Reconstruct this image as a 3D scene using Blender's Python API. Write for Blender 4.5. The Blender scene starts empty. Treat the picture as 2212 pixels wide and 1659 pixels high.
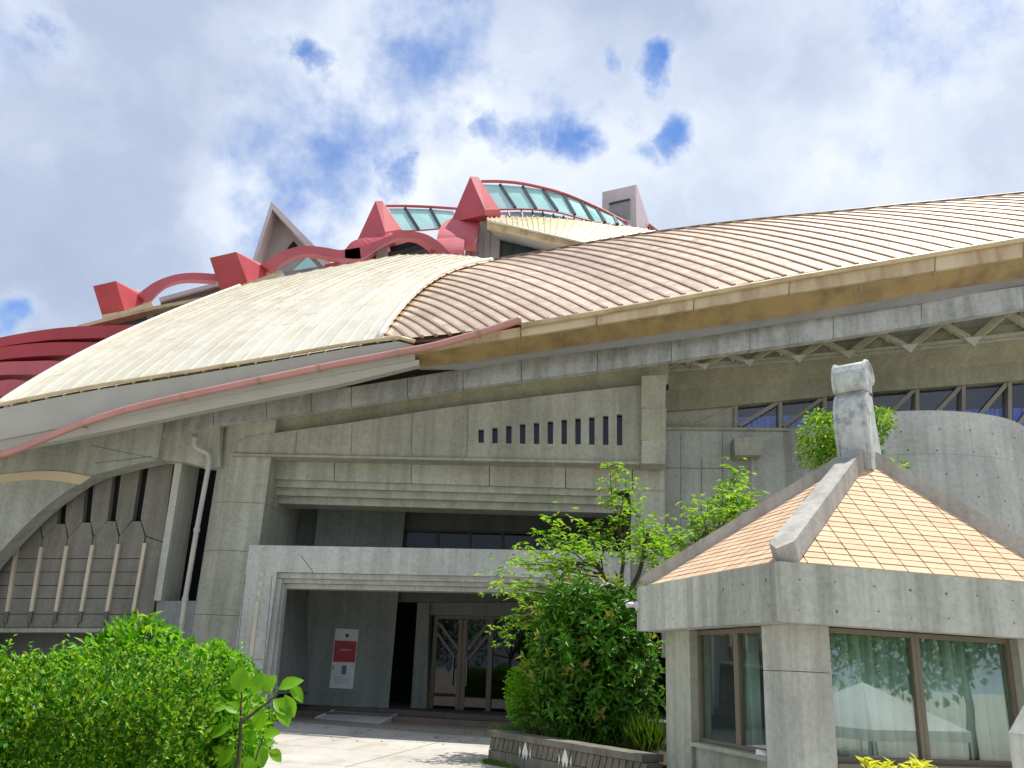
import bpy, bmesh, math, random
import numpy as np
from mathutils import Vector, Matrix

random.seed(7)
V = Vector
C = bpy.context.scene.collection
sc = bpy.context.scene

# ------------------------------------------------------------------ camera
FPX, W2, H2 = 1850.0, 2212.0, 1659.0
PITCH, ROLL = math.radians(18.4), math.radians(2.8)
CAM = V((0, 0, 1.6))
fw = V((0, math.cos(PITCH), math.sin(PITCH)))
up0 = V((0, -math.sin(PITCH), math.cos(PITCH)))
rt0 = V((1, 0, 0))
cr_ = rt0 * math.cos(ROLL) + up0 * math.sin(ROLL)
cu_ = -rt0 * math.sin(ROLL) + up0 * math.cos(ROLL)
cd = bpy.data.cameras.new('camera')
cam = bpy.data.objects.new('camera', cd)
C.objects.link(cam)
m = Matrix.Identity(3)
m.col[0], m.col[1], m.col[2] = cr_, cu_, -fw
cam.matrix_world = Matrix.Translation(CAM) @ m.to_4x4()
cd.sensor_width = 36
cd.lens = FPX / W2 * 36
cd.clip_start = 0.05
cd.clip_end = 3000
sc.camera = cam

def U(px, py):
    return cr_ * ((px - W2 / 2) / FPX) + cu_ * ((H2 / 2 - py) / FPX) + fw
def aty(px, py, Y):
    d = U(px, py)
    return CAM + d * (Y / d.y)
def atz(px, py, z):
    d = U(px, py)
    return CAM + d * ((z - CAM.z) / d.z)
FA = math.radians(5)
WAX = V((math.sin(FA), math.cos(FA), 0))       # into the building
UAX = V((math.cos(FA), -math.sin(FA), 0))      # along the front, to the right
F0 = 25.5
def F(px, py, w=0.0):
    d = U(px, py)
    return CAM + d * ((F0 * math.cos(FA) + w - CAM.dot(WAX)) / d.dot(WAX))

# ------------------------------------------------------------------ light
SUN_DIR = V((0.30, 0.14, 0.95)).normalized()     # towards the sun
sun_el = math.asin(SUN_DIR.z)
sun_az = math.atan2(SUN_DIR.x, SUN_DIR.y)
ld = bpy.data.lights.new('sun', 'SUN')
ld.energy = 4.8
ld.angle = math.radians(0.6)
ld.color = (1.0, 0.955, 0.88)
sun = bpy.data.objects.new('sun', ld)
sun.rotation_euler = (-SUN_DIR).to_track_quat('-Z', 'Y').to_euler()
sun.location = (0, 0, 60)
C.objects.link(sun)

wd = bpy.data.worlds.new('World')
sc.world = wd
wd.use_nodes = True
nt = wd.node_tree
N, L = nt.nodes, nt.links
N.clear()
def wn(t, **k):
    n = N.new(t)
    for a, b in k.items():
        setattr(n, a, b)
    return n
out = wn('ShaderNodeOutputWorld')
bg = wn('ShaderNodeBackground')
bg.inputs['Strength'].default_value = 0.10
L.new(bg.outputs[0], out.inputs[0])
sky = wn('ShaderNodeTexSky', sky_type='NISHITA', sun_disc=False, sun_elevation=sun_el, sun_rotation=sun_az)
sky.air_density = 1.0; sky.dust_density = 0.3; sky.ozone_density = 2.2
tc = wn('ShaderNodeTexCoord')
def wmath(op, a, b=None, c=None):
    n = wn('ShaderNodeMath', operation=op)
    for i, x in enumerate((a, b, c)):
        if x is None: continue
        if isinstance(x, (int, float)): n.inputs[i].default_value = x
        else: L.new(x, n.inputs[i])
    return n.outputs[0]
def wvm(op, a, b=None):
    n = wn('ShaderNodeVectorMath', operation=op)
    for i, x in enumerate((a, b)):
        if x is None: continue
        if isinstance(x, (tuple, Vector)): n.inputs[i].default_value = tuple(x)
        elif isinstance(x, (int, float)): n.inputs['Scale'].default_value = x
        else: L.new(x, n.inputs[i])
    return n
def wnoise(vec, scale, detail=6, rough=0.55):
    n = wn('ShaderNodeTexNoise')
    n.inputs['Scale'].default_value = scale
    n.inputs['Detail'].default_value = detail
    n.inputs['Roughness'].default_value = rough
    L.new(vec, n.inputs['Vector'])
    return n
dirv = tc.outputs['Generated']
dn = wvm('NORMALIZE', dirv).outputs[0]
# domain warp so that the cloud edges are ragged
wz = wnoise(dn, 5.5, 7, 0.6)
off = wvm('SUBTRACT', wz.outputs['Color'], (0.5, 0.5, 0.5)).outputs[0]
offs = wvm('SCALE', off); offs.inputs['Scale'].default_value = 0.05
wz2 = wnoise(dn, 11, 8, 0.62)
off2 = wvm('SUBTRACT', wz2.outputs['Color'], (0.5, 0.5, 0.5)).outputs[0]
offs2 = wvm('SCALE', off2); offs2.inputs['Scale'].default_value = 0.075
dw = wvm('ADD', wvm('ADD', dn, offs.outputs[0]).outputs[0], offs2.outputs[0]).outputs[0]
gaps = [(635, 95, 34, 1.0), (660, 125, 34, .95), (690, 165, 28, .7), (715, 205, 30, .62), (735, 240, 32, .6), (760, 275, 34, .68), (785, 305, 38, .72), (815, 335, 42, .8), (842, 370, 44, .9), (855, 330, 34, .6), (790, 265, 40, .5),
        (985, 215, 40, .55), (1040, 250, 36, .5), (1075, 285, 44, .85), (1130, 290, 48, .9), (1190, 275, 52, .95), (1245, 295, 56, 1.0), (1190, 215, 44, .62), (1240, 240, 40, .55), (1290, 315, 36, .8), (1325, 130, 26, .85), (1425, 140, 36, 1.0), (1410, 175, 30, .75),
        (1465, 275, 44, 1.0), (1440, 300, 36, .95), (1395, 320, 30, .8), (1320, 205, 46, .5), (1345, 265, 30, .5), (140, 60, 34, .8), (100, 45, 40, .45), (2, 692, 34, 1.0), (30, 715, 36, .5),
        (2040, 140, 70, .62), (1960, 110, 70, .58), (1900, 60, 70, .55), (2100, 60, 80, .55), (2110, 150, 50, .5), (1300, 225, 150, .40), (1120, 240, 120, .40), (740, 230, 110, .34), (820, 320, 90, .36), (565, 75, 40, .5), (530, 55, 40, .4)]
acc = None
for (gx, gy, gr, gs) in gaps:
    gd = U(gx, gy).normalized()
    dist = wn('ShaderNodeVectorMath', operation='DISTANCE')
    L.new(dw, dist.inputs[0]); dist.inputs[1].default_value = tuple(gd)
    mr = wn('ShaderNodeMapRange', interpolation_type='SMOOTHERSTEP')
    L.new(dist.outputs['Value'], mr.inputs['Value'])
    mr.inputs['From Min'].default_value = gr / FPX * 2.3
    mr.inputs['From Max'].default_value = gr / FPX * 0.1
    mr.inputs['To Min'].default_value = 0
    mr.inputs['To Max'].default_value = gs
    acc = mr.outputs[0] if acc is None else wmath('MAXIMUM', acc, mr.outputs[0])
# the same kind of gaps all over the rest of the sky
gn = wnoise(dn, 2.1, 7, 0.6)
gm = wn('ShaderNodeMapRange', interpolation_type='SMOOTHSTEP')
L.new(gn.outputs['Fac'], gm.inputs['Value'])
gm.inputs['From Min'].default_value = 0.60; gm.inputs['From Max'].default_value = 0.74
gm.inputs['To Min'].default_value = 0; gm.inputs['To Max'].default_value = 0.9
gnz = wnoise(dn, 15, 10, 0.70)
gsum = wmath('ADD', acc, wmath('MULTIPLY', wmath('SUBTRACT', gnz.outputs['Fac'], 0.5), 1.15))
gsm = wn('ShaderNodeMapRange', interpolation_type='SMOOTHSTEP')
L.new(gsum, gsm.inputs['Value'])
gsm.inputs['From Min'].default_value = 0.30; gsm.inputs['From Max'].default_value = 1.18
gap = wmath('MAXIMUM', gsm.outputs[0], gm.outputs[0])
# cloud body: large soft masses, small billows
cn1 = wnoise(dw, 1.9, 4, 0.45)
cn2 = wnoise(dw, 6.0, 8, 0.55)
mix = wmath('ADD', wmath('MULTIPLY', cn1.outputs['Fac'], 0.68), wmath('MULTIPLY', cn2.outputs['Fac'], 0.32))
near_gap = wmath('MULTIPLY', acc, 0.10)
body = wmath('ADD', mix, near_gap)
cr = wn('ShaderNodeValToRGB')
L.new(body, cr.inputs[0])
el = cr.color_ramp.elements
el[0].position = 0.38; el[0].color = (3.6, 4.3, 5.9, 1)
el[1].position = 0.69; el[1].color = (8.2, 8.7, 9.4, 1)
e = el.new(0.50); e.color = (4.4, 5.15, 6.7, 1)
e = el.new(0.58); e.color = (5.8, 6.6, 8.0, 1)
skb = wn('ShaderNodeMix', data_type='RGBA', blend_type='MULTIPLY')
skb.inputs['Factor'].default_value = 1.0
L.new(sky.outputs[0], skb.inputs['A']); skb.inputs['B'].default_value = (0.85, 1.15, 1.55, 1)
mx = wn('ShaderNodeMix', data_type='RGBA')
L.new(gap, mx.inputs['Factor'])
L.new(cr.outputs[0], mx.inputs['A']); L.new(skb.outputs['Result'], mx.inputs['B'])
L.new(mx.outputs['Result'], bg.inputs['Color'])

sc.view_settings.view_transform = 'Standard'
sc.view_settings.look = 'None'
sc.view_settings.gamma = 1
sc.view_settings.use_curve_mapping = False
sc.view_settings.exposure = 0.22
sc.cycles.max_bounces = 8
sc.cycles.transparent_max_bounces = 12

# ------------------------------------------------------------------ materials
class MatB:
    def __init__(s, name):
        s.m = bpy.data.materials.new(name); s.m.use_nodes = True
        s.t = s.m.node_tree; s.t.nodes.clear()
        s.out = s.n('ShaderNodeOutputMaterial')
        s.geo = s.n('ShaderNodeNewGeometry')
    def n(s, t, **k):
        x = s.t.nodes.new(t)
        for a, b in k.items(): setattr(x, a, b)
        return x
    def l(s, a, b): s.t.links.new(a, b)
    def noise(s, scale, detail=5, rough=.55, stretch=None, vec=None):
        x = s.n('ShaderNodeTexNoise')
        x.inputs['Scale'].default_value = scale; x.inputs['Detail'].default_value = detail; x.inputs['Roughness'].default_value = rough
        v = vec or s.geo.outputs['Position']
        if stretch:
            mp = s.n('ShaderNodeMapping'); mp.inputs['Scale'].default_value = stretch
            s.l(v, mp.inputs['Vector']); v = mp.outputs[0]
        s.l(v, x.inputs['Vector'])
        return x.outputs['Fac']
    def ramp(s, fac, stops):
        r = s.n('ShaderNodeValToRGB'); s.l(fac, r.inputs[0])
        e = r.color_ramp.elements
        while len(e) < len(stops): e.new(.5)
        for x, (p, c) in zip(e, stops):
            x.position = p; x.color = (*c, 1) if len(c) == 3 else c
        return r.outputs[0]
    def mix(s, fac, a, b, mode='MIX'):
        x = s.n('ShaderNodeMix', data_type='RGBA', blend_type=mode)
        for k, q in (('Factor', fac), ('A', a), ('B', b)):
            if isinstance(q, (int, float)): x.inputs[k].default_value = q
            elif isinstance(q, tuple): x.inputs[k].default_value = (*q, 1)
            else: s.l(q, x.inputs[k])
        return x.outputs['Result']
    def bump(s, h, st=.3, d=.02):
        b = s.n('ShaderNodeBump'); b.inputs['Strength'].default_value = st; b.inputs['Distance'].default_value = d
        s.l(h, b.inputs['Height']); return b.outputs[0]
    def bsdf(s, col, rough=.6, metal=0, normal=None, spec=.5, **k):
        p = s.n('ShaderNodeBsdfPrincipled')
        for key, q in (('Base Color', col), ('Roughness', rough)):
            if isinstance(q, (int, float)): p.inputs[key].default_value = q
            elif isinstance(q, tuple): p.inputs[key].default_value = (*q, 1)
            else: s.l(q, p.inputs[key])
        p.inputs['Metallic'].default_value = metal
        p.inputs['Specular IOR Level'].default_value = spec
        for a, b in k.items(): p.inputs[a].default_value = b
        if normal: s.l(normal, p.inputs['Normal'])
        return p
    def done(s, sh):
        s.l(sh.outputs[0] if hasattr(sh, 'outputs') else sh, s.out.inputs[0]); return s.m

def sc3(c, k): return tuple(min(1, x * k) for x in c)
def concrete(name, base, dirt=.55, streak=.5, moss=None, fine=9.0, bs=1.7):
    b = MatB(name)
    c = b.ramp(b.noise(.55, 6, .6), [(.3, sc3(base, .84)), (.5, base), (.72, sc3(base, 1.14))])
    sp = b.ramp(b.noise(fine, 7, .65), [(.32, (.7, .7, .7)), (.55, (1, 1, 1)), (.8, (1.09, 1.09, 1.07))])
    c = b.mix(.6, c, sp, 'MULTIPLY')
    st = b.ramp(b.noise(1.0, 6, .6, (2.6, 2.6, .14)), [(.40, (.55, .55, .52)), (.56, (1, 1, 1)), (.75, (1.08, 1.08, 1.06))])
    c = b.mix(streak, c, st, 'MULTIPLY')
    st2 = b.ramp(b.noise(1.0, 5, .6, (8, 8, .22)), [(.36, (.62, .61, .57)), (.5, (1, 1, 1)), (.7, (1.05, 1.05, 1.04))])
    c = b.mix(streak * .5, c, st2, 'MULTIPLY')
    blot = b.ramp(b.noise(bs, 8, .7), [(.57 if bs < 4 else .50, (0, 0, 0)), (.75 if bs < 4 else .62, (1, 1, 1))])
    c = b.mix(b.mix(1, blot, (dirt * .6,) * 3, 'MULTIPLY'), c, sc3(base, .5))
    if moss:
        mz = b.ramp(b.noise(.8, 7, .7, (1, 1, .6)), [(.5, (0, 0, 0)), (.68, (1, 1, 1))])
        c = b.mix(b.mix(1, mz, (.55,) * 3, 'MULTIPLY'), c, moss)
    nb = b.bump(b.noise(38, 5, .7), .35, .012)
    return b.done(b.bsdf(c, .88, 0, nb, .25))
def metal_roof(name, base, dirt, rough, metal, amt, rdir=(1, 1, 1)):
    b = MatB(name)
    oi = b.n('ShaderNodeObjectInfo')
    rv = b.ramp(oi.outputs['Random'], [(0, sc3(base, .9)), (.5, base), (1, sc3(base, 1.07))])
    d = b.ramp(b.noise(1.3, 4, .55, rdir), [(.42, (0, 0, 0)), (.72, (1, 1, 1))])
    c = b.mix(b.mix(1, d, (amt,) * 3, 'MULTIPLY'), rv, dirt)
    r = b.ramp(b.noise(3, 5, .6), [(.3, (rough * .8,) * 3), (.7, (min(1, rough * 1.3),) * 3)])
    nb = b.bump(b.noise(1.3, 3, .5), .25, .05)
    return b.done(b.bsdf(c, r, metal, nb, .6))
def painted(name, base, rough=.5, wear=.25, lo=.8, metal=0):
    b = MatB(name)
    c = b.ramp(b.noise(.7, 6, .6), [(.3, sc3(base, lo)), (.6, base), (.8, sc3(base, 1.1))])
    w = b.ramp(b.noise(4, 8, .7, (1, 1, .35)), [(.58, (0, 0, 0)), (.74, (1, 1, 1))])
    c = b.mix(b.mix(1, w, (wear,) * 3, 'MULTIPLY'), c, sc3(base, .55))
    return b.done(b.bsdf(c, rough, metal, b.bump(b.noise(30, 4), .12, .01)))
def leafmat(name, cols, trans=.35, rough=.42):
    b = MatB(name)
    n = len(cols)
    c = b.ramp(b.geo.outputs['Random Per Island'], [(i / (n - 1), q) for i, q in enumerate(cols)])
    p = b.bsdf(c, rough, 0, None, .25)
    t = b.n('ShaderNodeBsdfTranslucent')
    tc_ = b.mix(1, c, (1.25, 1.4, .55), 'MULTIPLY')
    b.l(tc_, t.inputs[0])
    mxs = b.n('ShaderNodeMixShader'); mxs.inputs[0].default_value = trans
    b.l(p.outputs[0], mxs.inputs[1]); b.l(t.outputs[0], mxs.inputs[2])
    return b.done(mxs)
def glassmat(name, tint, refl=.9, transp=.5, rough=.02, base=None, ior=1.6):
    b = MatB(name)
    g = b.n('ShaderNodeBsdfGlossy'); g.inputs['Color'].default_value = (refl, refl, refl, 1); g.inputs['Roughness'].default_value = rough
    t = b.n('ShaderNodeBsdfTransparent'); t.inputs[0].default_value = (*tint, 1)
    d = b.n('ShaderNodeBsdfDiffuse'); d.inputs[0].default_value = (*(base or tint), 1)
    mx1 = b.n('ShaderNodeMixShader'); mx1.inputs[0].default_value = transp
    b.l(d.outputs[0], mx1.inputs[1]); b.l(t.outputs[0], mx1.inputs[2])
    lw = b.n('ShaderNodeLayerWeight'); lw.inputs[0].default_value = .5
    pw_ = b.n('ShaderNodeMath', operation='POWER'); b.l(lw.outputs['Facing'], pw_.inputs[0]); pw_.inputs[1].default_value = 5
    f0 = ((ior - 1) / (ior + 1)) ** 2 * 1.6
    fr = b.n('ShaderNodeMath', operation='MULTIPLY_ADD'); b.l(pw_.outputs[0], fr.inputs[0]); fr.inputs[1].default_value = 1 - f0; fr.inputs[2].default_value = f0
    mx2 = b.n('ShaderNodeMixShader')
    b.l(fr.outputs[0], mx2.inputs[0]); b.l(mx1.outputs[0], mx2.inputs[1]); b.l(g.outputs[0], mx2.inputs[2])
    return b.done(mx2)

M = {}
M['conc_dark'] = concrete('board_marked_concrete', (.40, .395, .31), .5, .4)
M['conc_panel'] = concrete('dark_panel_concrete', (.25, .24, .205), .5, .4)
M['conc_wall'] = concrete('wall_concrete', (.45, .455, .37), .55, .4)
M['conc_light'] = concrete('pale_concrete', (.50, .51, .45), .4, .3)
M['conc_portal'] = concrete('portal_concrete', (.535, .545, .50), .4, .35)
M['conc_beam'] = concrete('weathered_beam_concrete', (.50, .51, .48), .6, .6)
M['conc_arch'] = concrete('arch_concrete', (.42, .435, .37), .45, .4)
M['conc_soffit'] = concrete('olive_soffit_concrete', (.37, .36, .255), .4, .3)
M['conc_kiosk'] = concrete('stained_kiosk_concrete', (.54, .555, .485), .9, .7, None, 14, 3.0)
M['conc_pier'] = concrete('kiosk_pier_concrete', (.62, .625, .55), .6, .45, None, 14)
M['conc_hip'] = concrete('weathered_hip_concrete', (.47, .45, .41), 1.0, .5, None, 11, 3.5)
M['conc_finial'] = concrete('mottled_finial_concrete', (.62, .65, .62), 1.6, .6, None, 8, 5.0)
M['tile_wall'] = concrete('stone_wall', (.20, .185, .15), .7, .5, (.08, .10, .035))
M['step'] = concrete('brown_step_stone', (.20, .155, .125), .5, .2)
M['porch'] = concrete('porch_floor', (.15, .13, .12), .5, .1)
M['cream_band'] = painted('cream_paint', (.62, .52, .33), .7, .3)
M['cream_strip'] = painted('cream_strip_paint', (.62, .55, .42), .7, .3)
M['roof_cream'] = metal_roof('cream_roof_metal', (.82, .775, .64), (.62, .55, .36), .34, .35, .4)
M['roof_bronze'] = metal_roof('bronze_roof_metal', (.74, .60, .47), (.47, .32, .20), .36, .5, .55)
M['seam_cream'] = metal_roof('cream_seam_metal', (.70, .63, .47), (.46, .36, .2), .45, .2, .6)
M['seam_rust'] = metal_roof('rusty_seam_metal', (.42, .275, .17), (.24, .14, .075), .6, .1, .6)
M['roof_gold'] = metal_roof('gold_roof_metal', (.55, .47, .24), (.36, .28, .12), .4, .35, .6)
M['gutter'] = metal_roof('gutter_metal', (.60, .50, .30), (.34, .2, .09), .45, .2, .7)
M['fascia_gold'] = metal_roof('gold_fascia_metal', (.64, .52, .32), (.33, .17, .06), .5, .15, .8, (1.4, 1.4, .3))
M['fascia_tan'] = metal_roof('tan_fascia_metal', (.40, .285, .115), (.15, .105, .055), .6, .1, .8, (1.3, 1.3, .35))
M['fascia_grey'] = metal_roof('greige_fascia_panel', (.46, .45, .39), (.36, .34, .28), .55, 0, .5)
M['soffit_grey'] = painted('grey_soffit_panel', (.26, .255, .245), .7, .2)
M['red'] = painted('weathered_red_paint', (.50, .072, .085), .55, .6)
M['red_dark'] = painted('dark_red_paint', (.48, .055, .065), .55, .3)
M['pink'] = painted('faded_pink_paint', (.58, .125, .14), .55, .5)
M['pipe'] = painted('salmon_pipe_paint', (.55, .27, .23), .42, .45)
M['pinkwhite'] = painted('pale_pink_cladding', (.62, .53, .53), .6, .2)
M['beige_clad'] = painted('beige_cladding', (.44, .385, .345), .7, .2)
M['grey_clad'] = painted('light_grey_cladding', (.50, .475, .455), .6, .2)
M['brown_steel'] = painted('brown_steel', (.16, .115, .085), .5, .3)
M['dark_steel'] = painted('dark_steel', (.045, .05, .05), .45, .2)
M['black'] = painted('black_deep_shade', (.012, .013, .016), .9, 0)  # painted shade: black stands in for the dark of slots, recesses and interiors
M['dark_wall'] = concrete('shaded_inner_concrete', (.16, .16, .145), .5, .3)  # darker copy of the concrete, shade of recesses and ceilings put into its colour
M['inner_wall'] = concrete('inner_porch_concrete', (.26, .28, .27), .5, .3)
M['pipe_white'] = painted('white_pvc', (.52, .50, .46), .4, .35)
M['frame_bronze'] = painted('bronze_window_frame', (.20, .165, .115), .45, .25, .8, .1)
M['frame_door'] = painted('door_frame_brown', (.21, .165, .115), .45, .2)
M['frame_light'] = painted('pale_window_frame', (.33, .30, .235), .5, .2)
M['curtain_blue'] = painted('blue_curtain_cloth', (.22, .36, .95), .9, .2)
M['louver'] = painted('grey_louver', (.30, .295, .28), .6, .2)
M['white'] = painted('white_plastic', (.8, .8, .78), .5, .1)
M['poster_white'] = painted('white_poster_print', (.62, .64, .64), .5, .05)
M['poster_red'] = painted('red_poster_print', (.36, .004, .018), .5, .05)
M['print_dark'] = painted('dark_print', (.02, .02, .025), .5, 0)
M['print_blue'] = painted('blue_grey_print', (.10, .13, .16), .5, 0)
M['ramp'] = painted('ramp_plate_metal', (.62, .64, .64), .5, .4)
M['bark'] = concrete('bark', (.10, .075, .055), .6, .5, None, 20)
M['soil'] = concrete('soil', (.06, .045, .03), .5, 0)
M['tent'] = painted('white_canvas', (.8, .8, .8), .6, .05)
M['mosaic'] = painted('white_mosaic', (.80, .78, .70), .5, .25)
M['yellow'] = painted('yellow_stain', (.42, .27, .035), .7, .4)
M['terracotta'] = None
b = MatB('terracotta_tile')
oi = b.n('ShaderNodeObjectInfo')
c = b.ramp(oi.outputs['Random'], [(0, (.68, .46, .29)), (.4, (.74, .52, .335)), (.8, (.78, .56, .37)), (1, (.66, .46, .31))])
c = b.mix(.35, c, b.ramp(b.noise(14, 6, .6), [(.35, (.75, .72, .7)), (.6, (1, 1, 1))]), 'MULTIPLY')
M['terracotta'] = b.done(b.bsdf(c, .7, 0, b.bump(b.noise(60, 4), .2, .01), .3))
M['tile_bed'] = painted('tile_bed_mortar', (.13, .065, .04), .9, .3)
M['glass_cyan'] = None
b = MatB('cyan_clerestory_glass')
c = b.ramp(b.noise(.9, 3, .5), [(.3, (.38, .68, .64)), (.6, (.46, .76, .71)), (.8, (.54, .80, .76))])
M['glass_cyan'] = b.done(b.bsdf(c, .08, 0, None, .8))
M['glass_dark'] = glassmat('dark_window_glass', (.10, .13, .15), .9, .55, .02, (.012, .016, .02), 1.45)
M['glass_strip'] = glassmat('strip_window_glass', (.92, .94, .98), .9, .97, .02, (.012, .016, .02), 1.45)
M['glass_black'] = glassmat('black_door_glass', (.05, .05, .055), .9, .5, .02, (.008, .009, .012), 1.4)
M['glass_clear'] = glassmat('kiosk_glass', (.88, .96, .92), 1.0, .96, .01, (.10, .16, .14), 1.75)
M['glass_teal'] = glassmat('teal_glass', (.1, .2, .2), .9, .3, .05, (.06, .11, .11))
M['glass_slit'] = glassmat('navy_slit_glass', (.02, .03, .08), .5, .4, .1, (.012, .014, .045))
b = MatB('sheer_curtain')
c = b.ramp(b.noise(2, 4, .5), [(.3, (.72, .80, .77)), (.7, (.86, .92, .89))])
p = b.bsdf(c, .9, 0, None, .1)
t = b.n('ShaderNodeBsdfTranslucent'); b.l(c, t.inputs[0])
mxs = b.n('ShaderNodeMixShader'); mxs.inputs[0].default_value = .4
b.l(p.outputs[0], mxs.inputs[1]); b.l(t.outputs[0], mxs.inputs[2])
M['curtain'] = b.done(mxs)
# paving
b = MatB('pale_concrete_paving')
c = b.ramp(b.noise(.35, 7, .62), [(.3, (.43, .40, .35)), (.5, (.50, .475, .42)), (.7, (.55, .525, .47))])
c = b.mix(.6, c, b.ramp(b.noise(24, 6, .7), [(.3, (.72, .71, .69)), (.55, (1, 1, 1)), (.8, (1.08, 1.08, 1.07))]), 'MULTIPLY')
c = b.mix(.7, c, b.ramp(b.noise(1.4, 8, .7, (1, .35, 1)), [(.36, (.72, .70, .66)), (.5, (1, 1, 1))]), 'MULTIPLY')
M['paving'] = b.done(b.bsdf(c, .9, 0, b.bump(b.noise(60, 5, .7), .3, .01), .2))
M['apron'] = concrete('tan_apron_paving', (.36, .31, .24), .7, .2)
# leaves
M['leaf_hedge'] = leafmat('hedge_leaf', [(.022, .10, .003), (.045, .18, .005), (.085, .27, .008), (.19, .39, .014), (.40, .50, .03)], .25)
M['leaf_bright'] = leafmat('bright_leaf', [(.05, .19, .006), (.11, .32, .010), (.20, .42, .016), (.34, .50, .04)], .45)
M['leaf_tree'] = leafmat('tree_leaf', [(.07, .20, .012), (.15, .32, .02), (.27, .43, .03), (.40, .50, .07)], .45)
M['leaf_dark'] = leafmat('dark_glossy_leaf', [(.018, .085, .005), (.04, .15, .008), (.085, .24, .012), (.17, .33, .022)], .28, .36)
M['leaf_red'] = leafmat('young_red_leaf', [(.30, .36, .05), (.38, .28, .08), (.24, .36, .04)], .35, .35)
M['leaf_fern'] = leafmat('fern_leaf', [(.025, .085, .02), (.045, .14, .03), (.07, .18, .04)], .3)
M['leaf_yellow'] = leafmat('yellow_croton_leaf', [(.55, .50, .03), (.66, .62, .05), (.48, .50, .04)], .4)
M['grass'] = leafmat('grass_blade', [(.06, .15, .015), (.12, .25, .02), (.24, .30, .04)], .4)

# ------------------------------------------------------------------ object helpers
BASE = {}
def link(o): C.objects.link(o); return o
def thing(name, label, cat, base, group=None):
    o = link(bpy.data.objects.new(name, None))
    o.empty_display_size = .3
    o.location = base
    o['label'] = label; o['category'] = cat
    if group: o['group'] = group
    BASE[o.name] = V(base)
    return o
def obj(name, verts, faces, mat, parent=None, base=None, smooth=False, label=None, kind=None, cat=None, group=None):
    bs = BASE[parent.name] if parent is not None else V(base or (0, 0, 0))
    me = bpy.data.meshes.new(name)
    me.from_pydata([tuple(V(v) - bs) for v in verts], [], faces)
    bm = bmesh.new(); bm.from_mesh(me)
    bmesh.ops.recalc_face_normals(bm, faces=bm.faces)
    bm.to_mesh(me); bm.free()
    me.materials.append(M[mat] if isinstance(mat, str) else mat)
    if smooth: me.polygons.foreach_set('use_smooth', [True] * len(me.polygons))
    o = link(bpy.data.objects.new(name, me))
    if parent is not None: o.parent = parent
    else: o.location = bs
    BASE[o.name] = bs
    if label: o['label'] = label
    if kind: o['kind'] = kind
    if cat: o['category'] = cat
    if group: o['group'] = group
    return o
class MB:
    def __init__(s): s.v = []; s.f = []
    def add(s, vs, fs):
        k = len(s.v); s.v += [V(x) for x in vs]; s.f += [tuple(i + k for i in f) for f in fs]; return s
    def solid(s, pts, ext):
        pts = [V(p) for p in pts]; n = len(pts); e = V(ext)
        fs = [tuple(range(n)), tuple(range(2 * n - 1, n - 1, -1))] + [(i, (i + 1) % n, n + (i + 1) % n, n + i) for i in range(n)]
        return s.add(pts + [p + e for p in pts], fs)
    def strip(s, A, B, ext):
        n = len(A); e = V(ext)
        A = [V(p) for p in A]; B = [V(p) for p in B]
        vs = A + B + [p + e for p in A] + [p + e for p in B]
        fs = []
        for i in range(n - 1):
            fs += [(i, i + 1, n + i + 1, n + i), (2 * n + i, 3 * n + i, 3 * n + i + 1, 2 * n + i + 1),
                   (i, 2 * n + i, 2 * n + i + 1, i + 1), (n + i, n + i + 1, 3 * n + i + 1, 3 * n + i)]
        fs += [(0, n, 3 * n, 2 * n), (n - 1, 2 * n - 1 + n + n - n + 0 if False else 3 * n - 1, 4 * n - 1, 2 * n - 1)]
        return s.add(vs, fs)
    def box(s, o, a, b, c):
        o, a, b, c = V(o), V(a), V(b), V(c)
        vs = [o, o + a, o + a + b, o + b, o + c, o + a + c, o + a + b + c, o + b + c]
        return s.add(vs, [(0, 3, 2, 1), (4, 5, 6, 7), (0, 1, 5, 4), (1, 2, 6, 5), (2, 3, 7, 6), (3, 0, 4, 7)])
    def bar(s, p, q, wd, ht, upv=(0, 0, 1)):
        p, q = V(p), V(q); d = (q - p).normalized(); u = V(upv)
        a = d.cross(u)
        if a.length < 1e-4: a = d.cross(V((1, 0, 0)))
        a.normalize(); u = a.cross(d).normalized()
        return s.box(p - a * wd / 2 - u * ht / 2, q - p, a * wd, u * ht)
    def tube(s, pts, rad, n=10):
        pts = [V(p) for p in pts]; k = len(pts)
        rs = rad if isinstance(rad, (list, tuple)) else [rad] * k
        vs, fs = [], []
        prev = None
        for i, p in enumerate(pts):
            d = (pts[min(i + 1, k - 1)] - pts[max(i - 1, 0)]).normalized()
            if prev is None:
                a = d.cross(V((0, 0, 1)))
                if a.length < .05: a = d.cross(V((1, 0, 0)))
            else: a = prev - d * prev.dot(d)
            a.normalize(); prev = a; c_ = d.cross(a)
            for j in range(n):
                t = 2 * math.pi * j / n
                vs.append(p + (a * math.cos(t) + c_ * math.sin(t)) * rs[i])
        for i in range(k - 1):
            for j in range(n):
                fs.append((i * n + j, i * n + (j + 1) % n, (i + 1) * n + (j + 1) % n, (i + 1) * n + j))
        fs += [tuple(range(n - 1, -1, -1)), tuple(range((k - 1) * n, k * n))]
        return s.add(vs, fs)
    def hull(s, pts):
        bm = bmesh.new()
        for p in pts: bm.verts.new(p)
        bmesh.ops.convex_hull(bm, input=bm.verts)
        bm.verts.index_update()
        ok = [v for v in bm.verts if v.link_faces]
        ix = {v: i for i, v in enumerate(ok)}
        s.add([v.co.copy() for v in ok], [tuple(ix[v] for v in f.verts) for f in bm.faces]); bm.free()
        return s
    def build(s, name, mat, parent=None, **k): return obj(name, s.v, s.f, mat, parent, **k)
def lerp(a, b, t): return a + (b - a) * t
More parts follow.
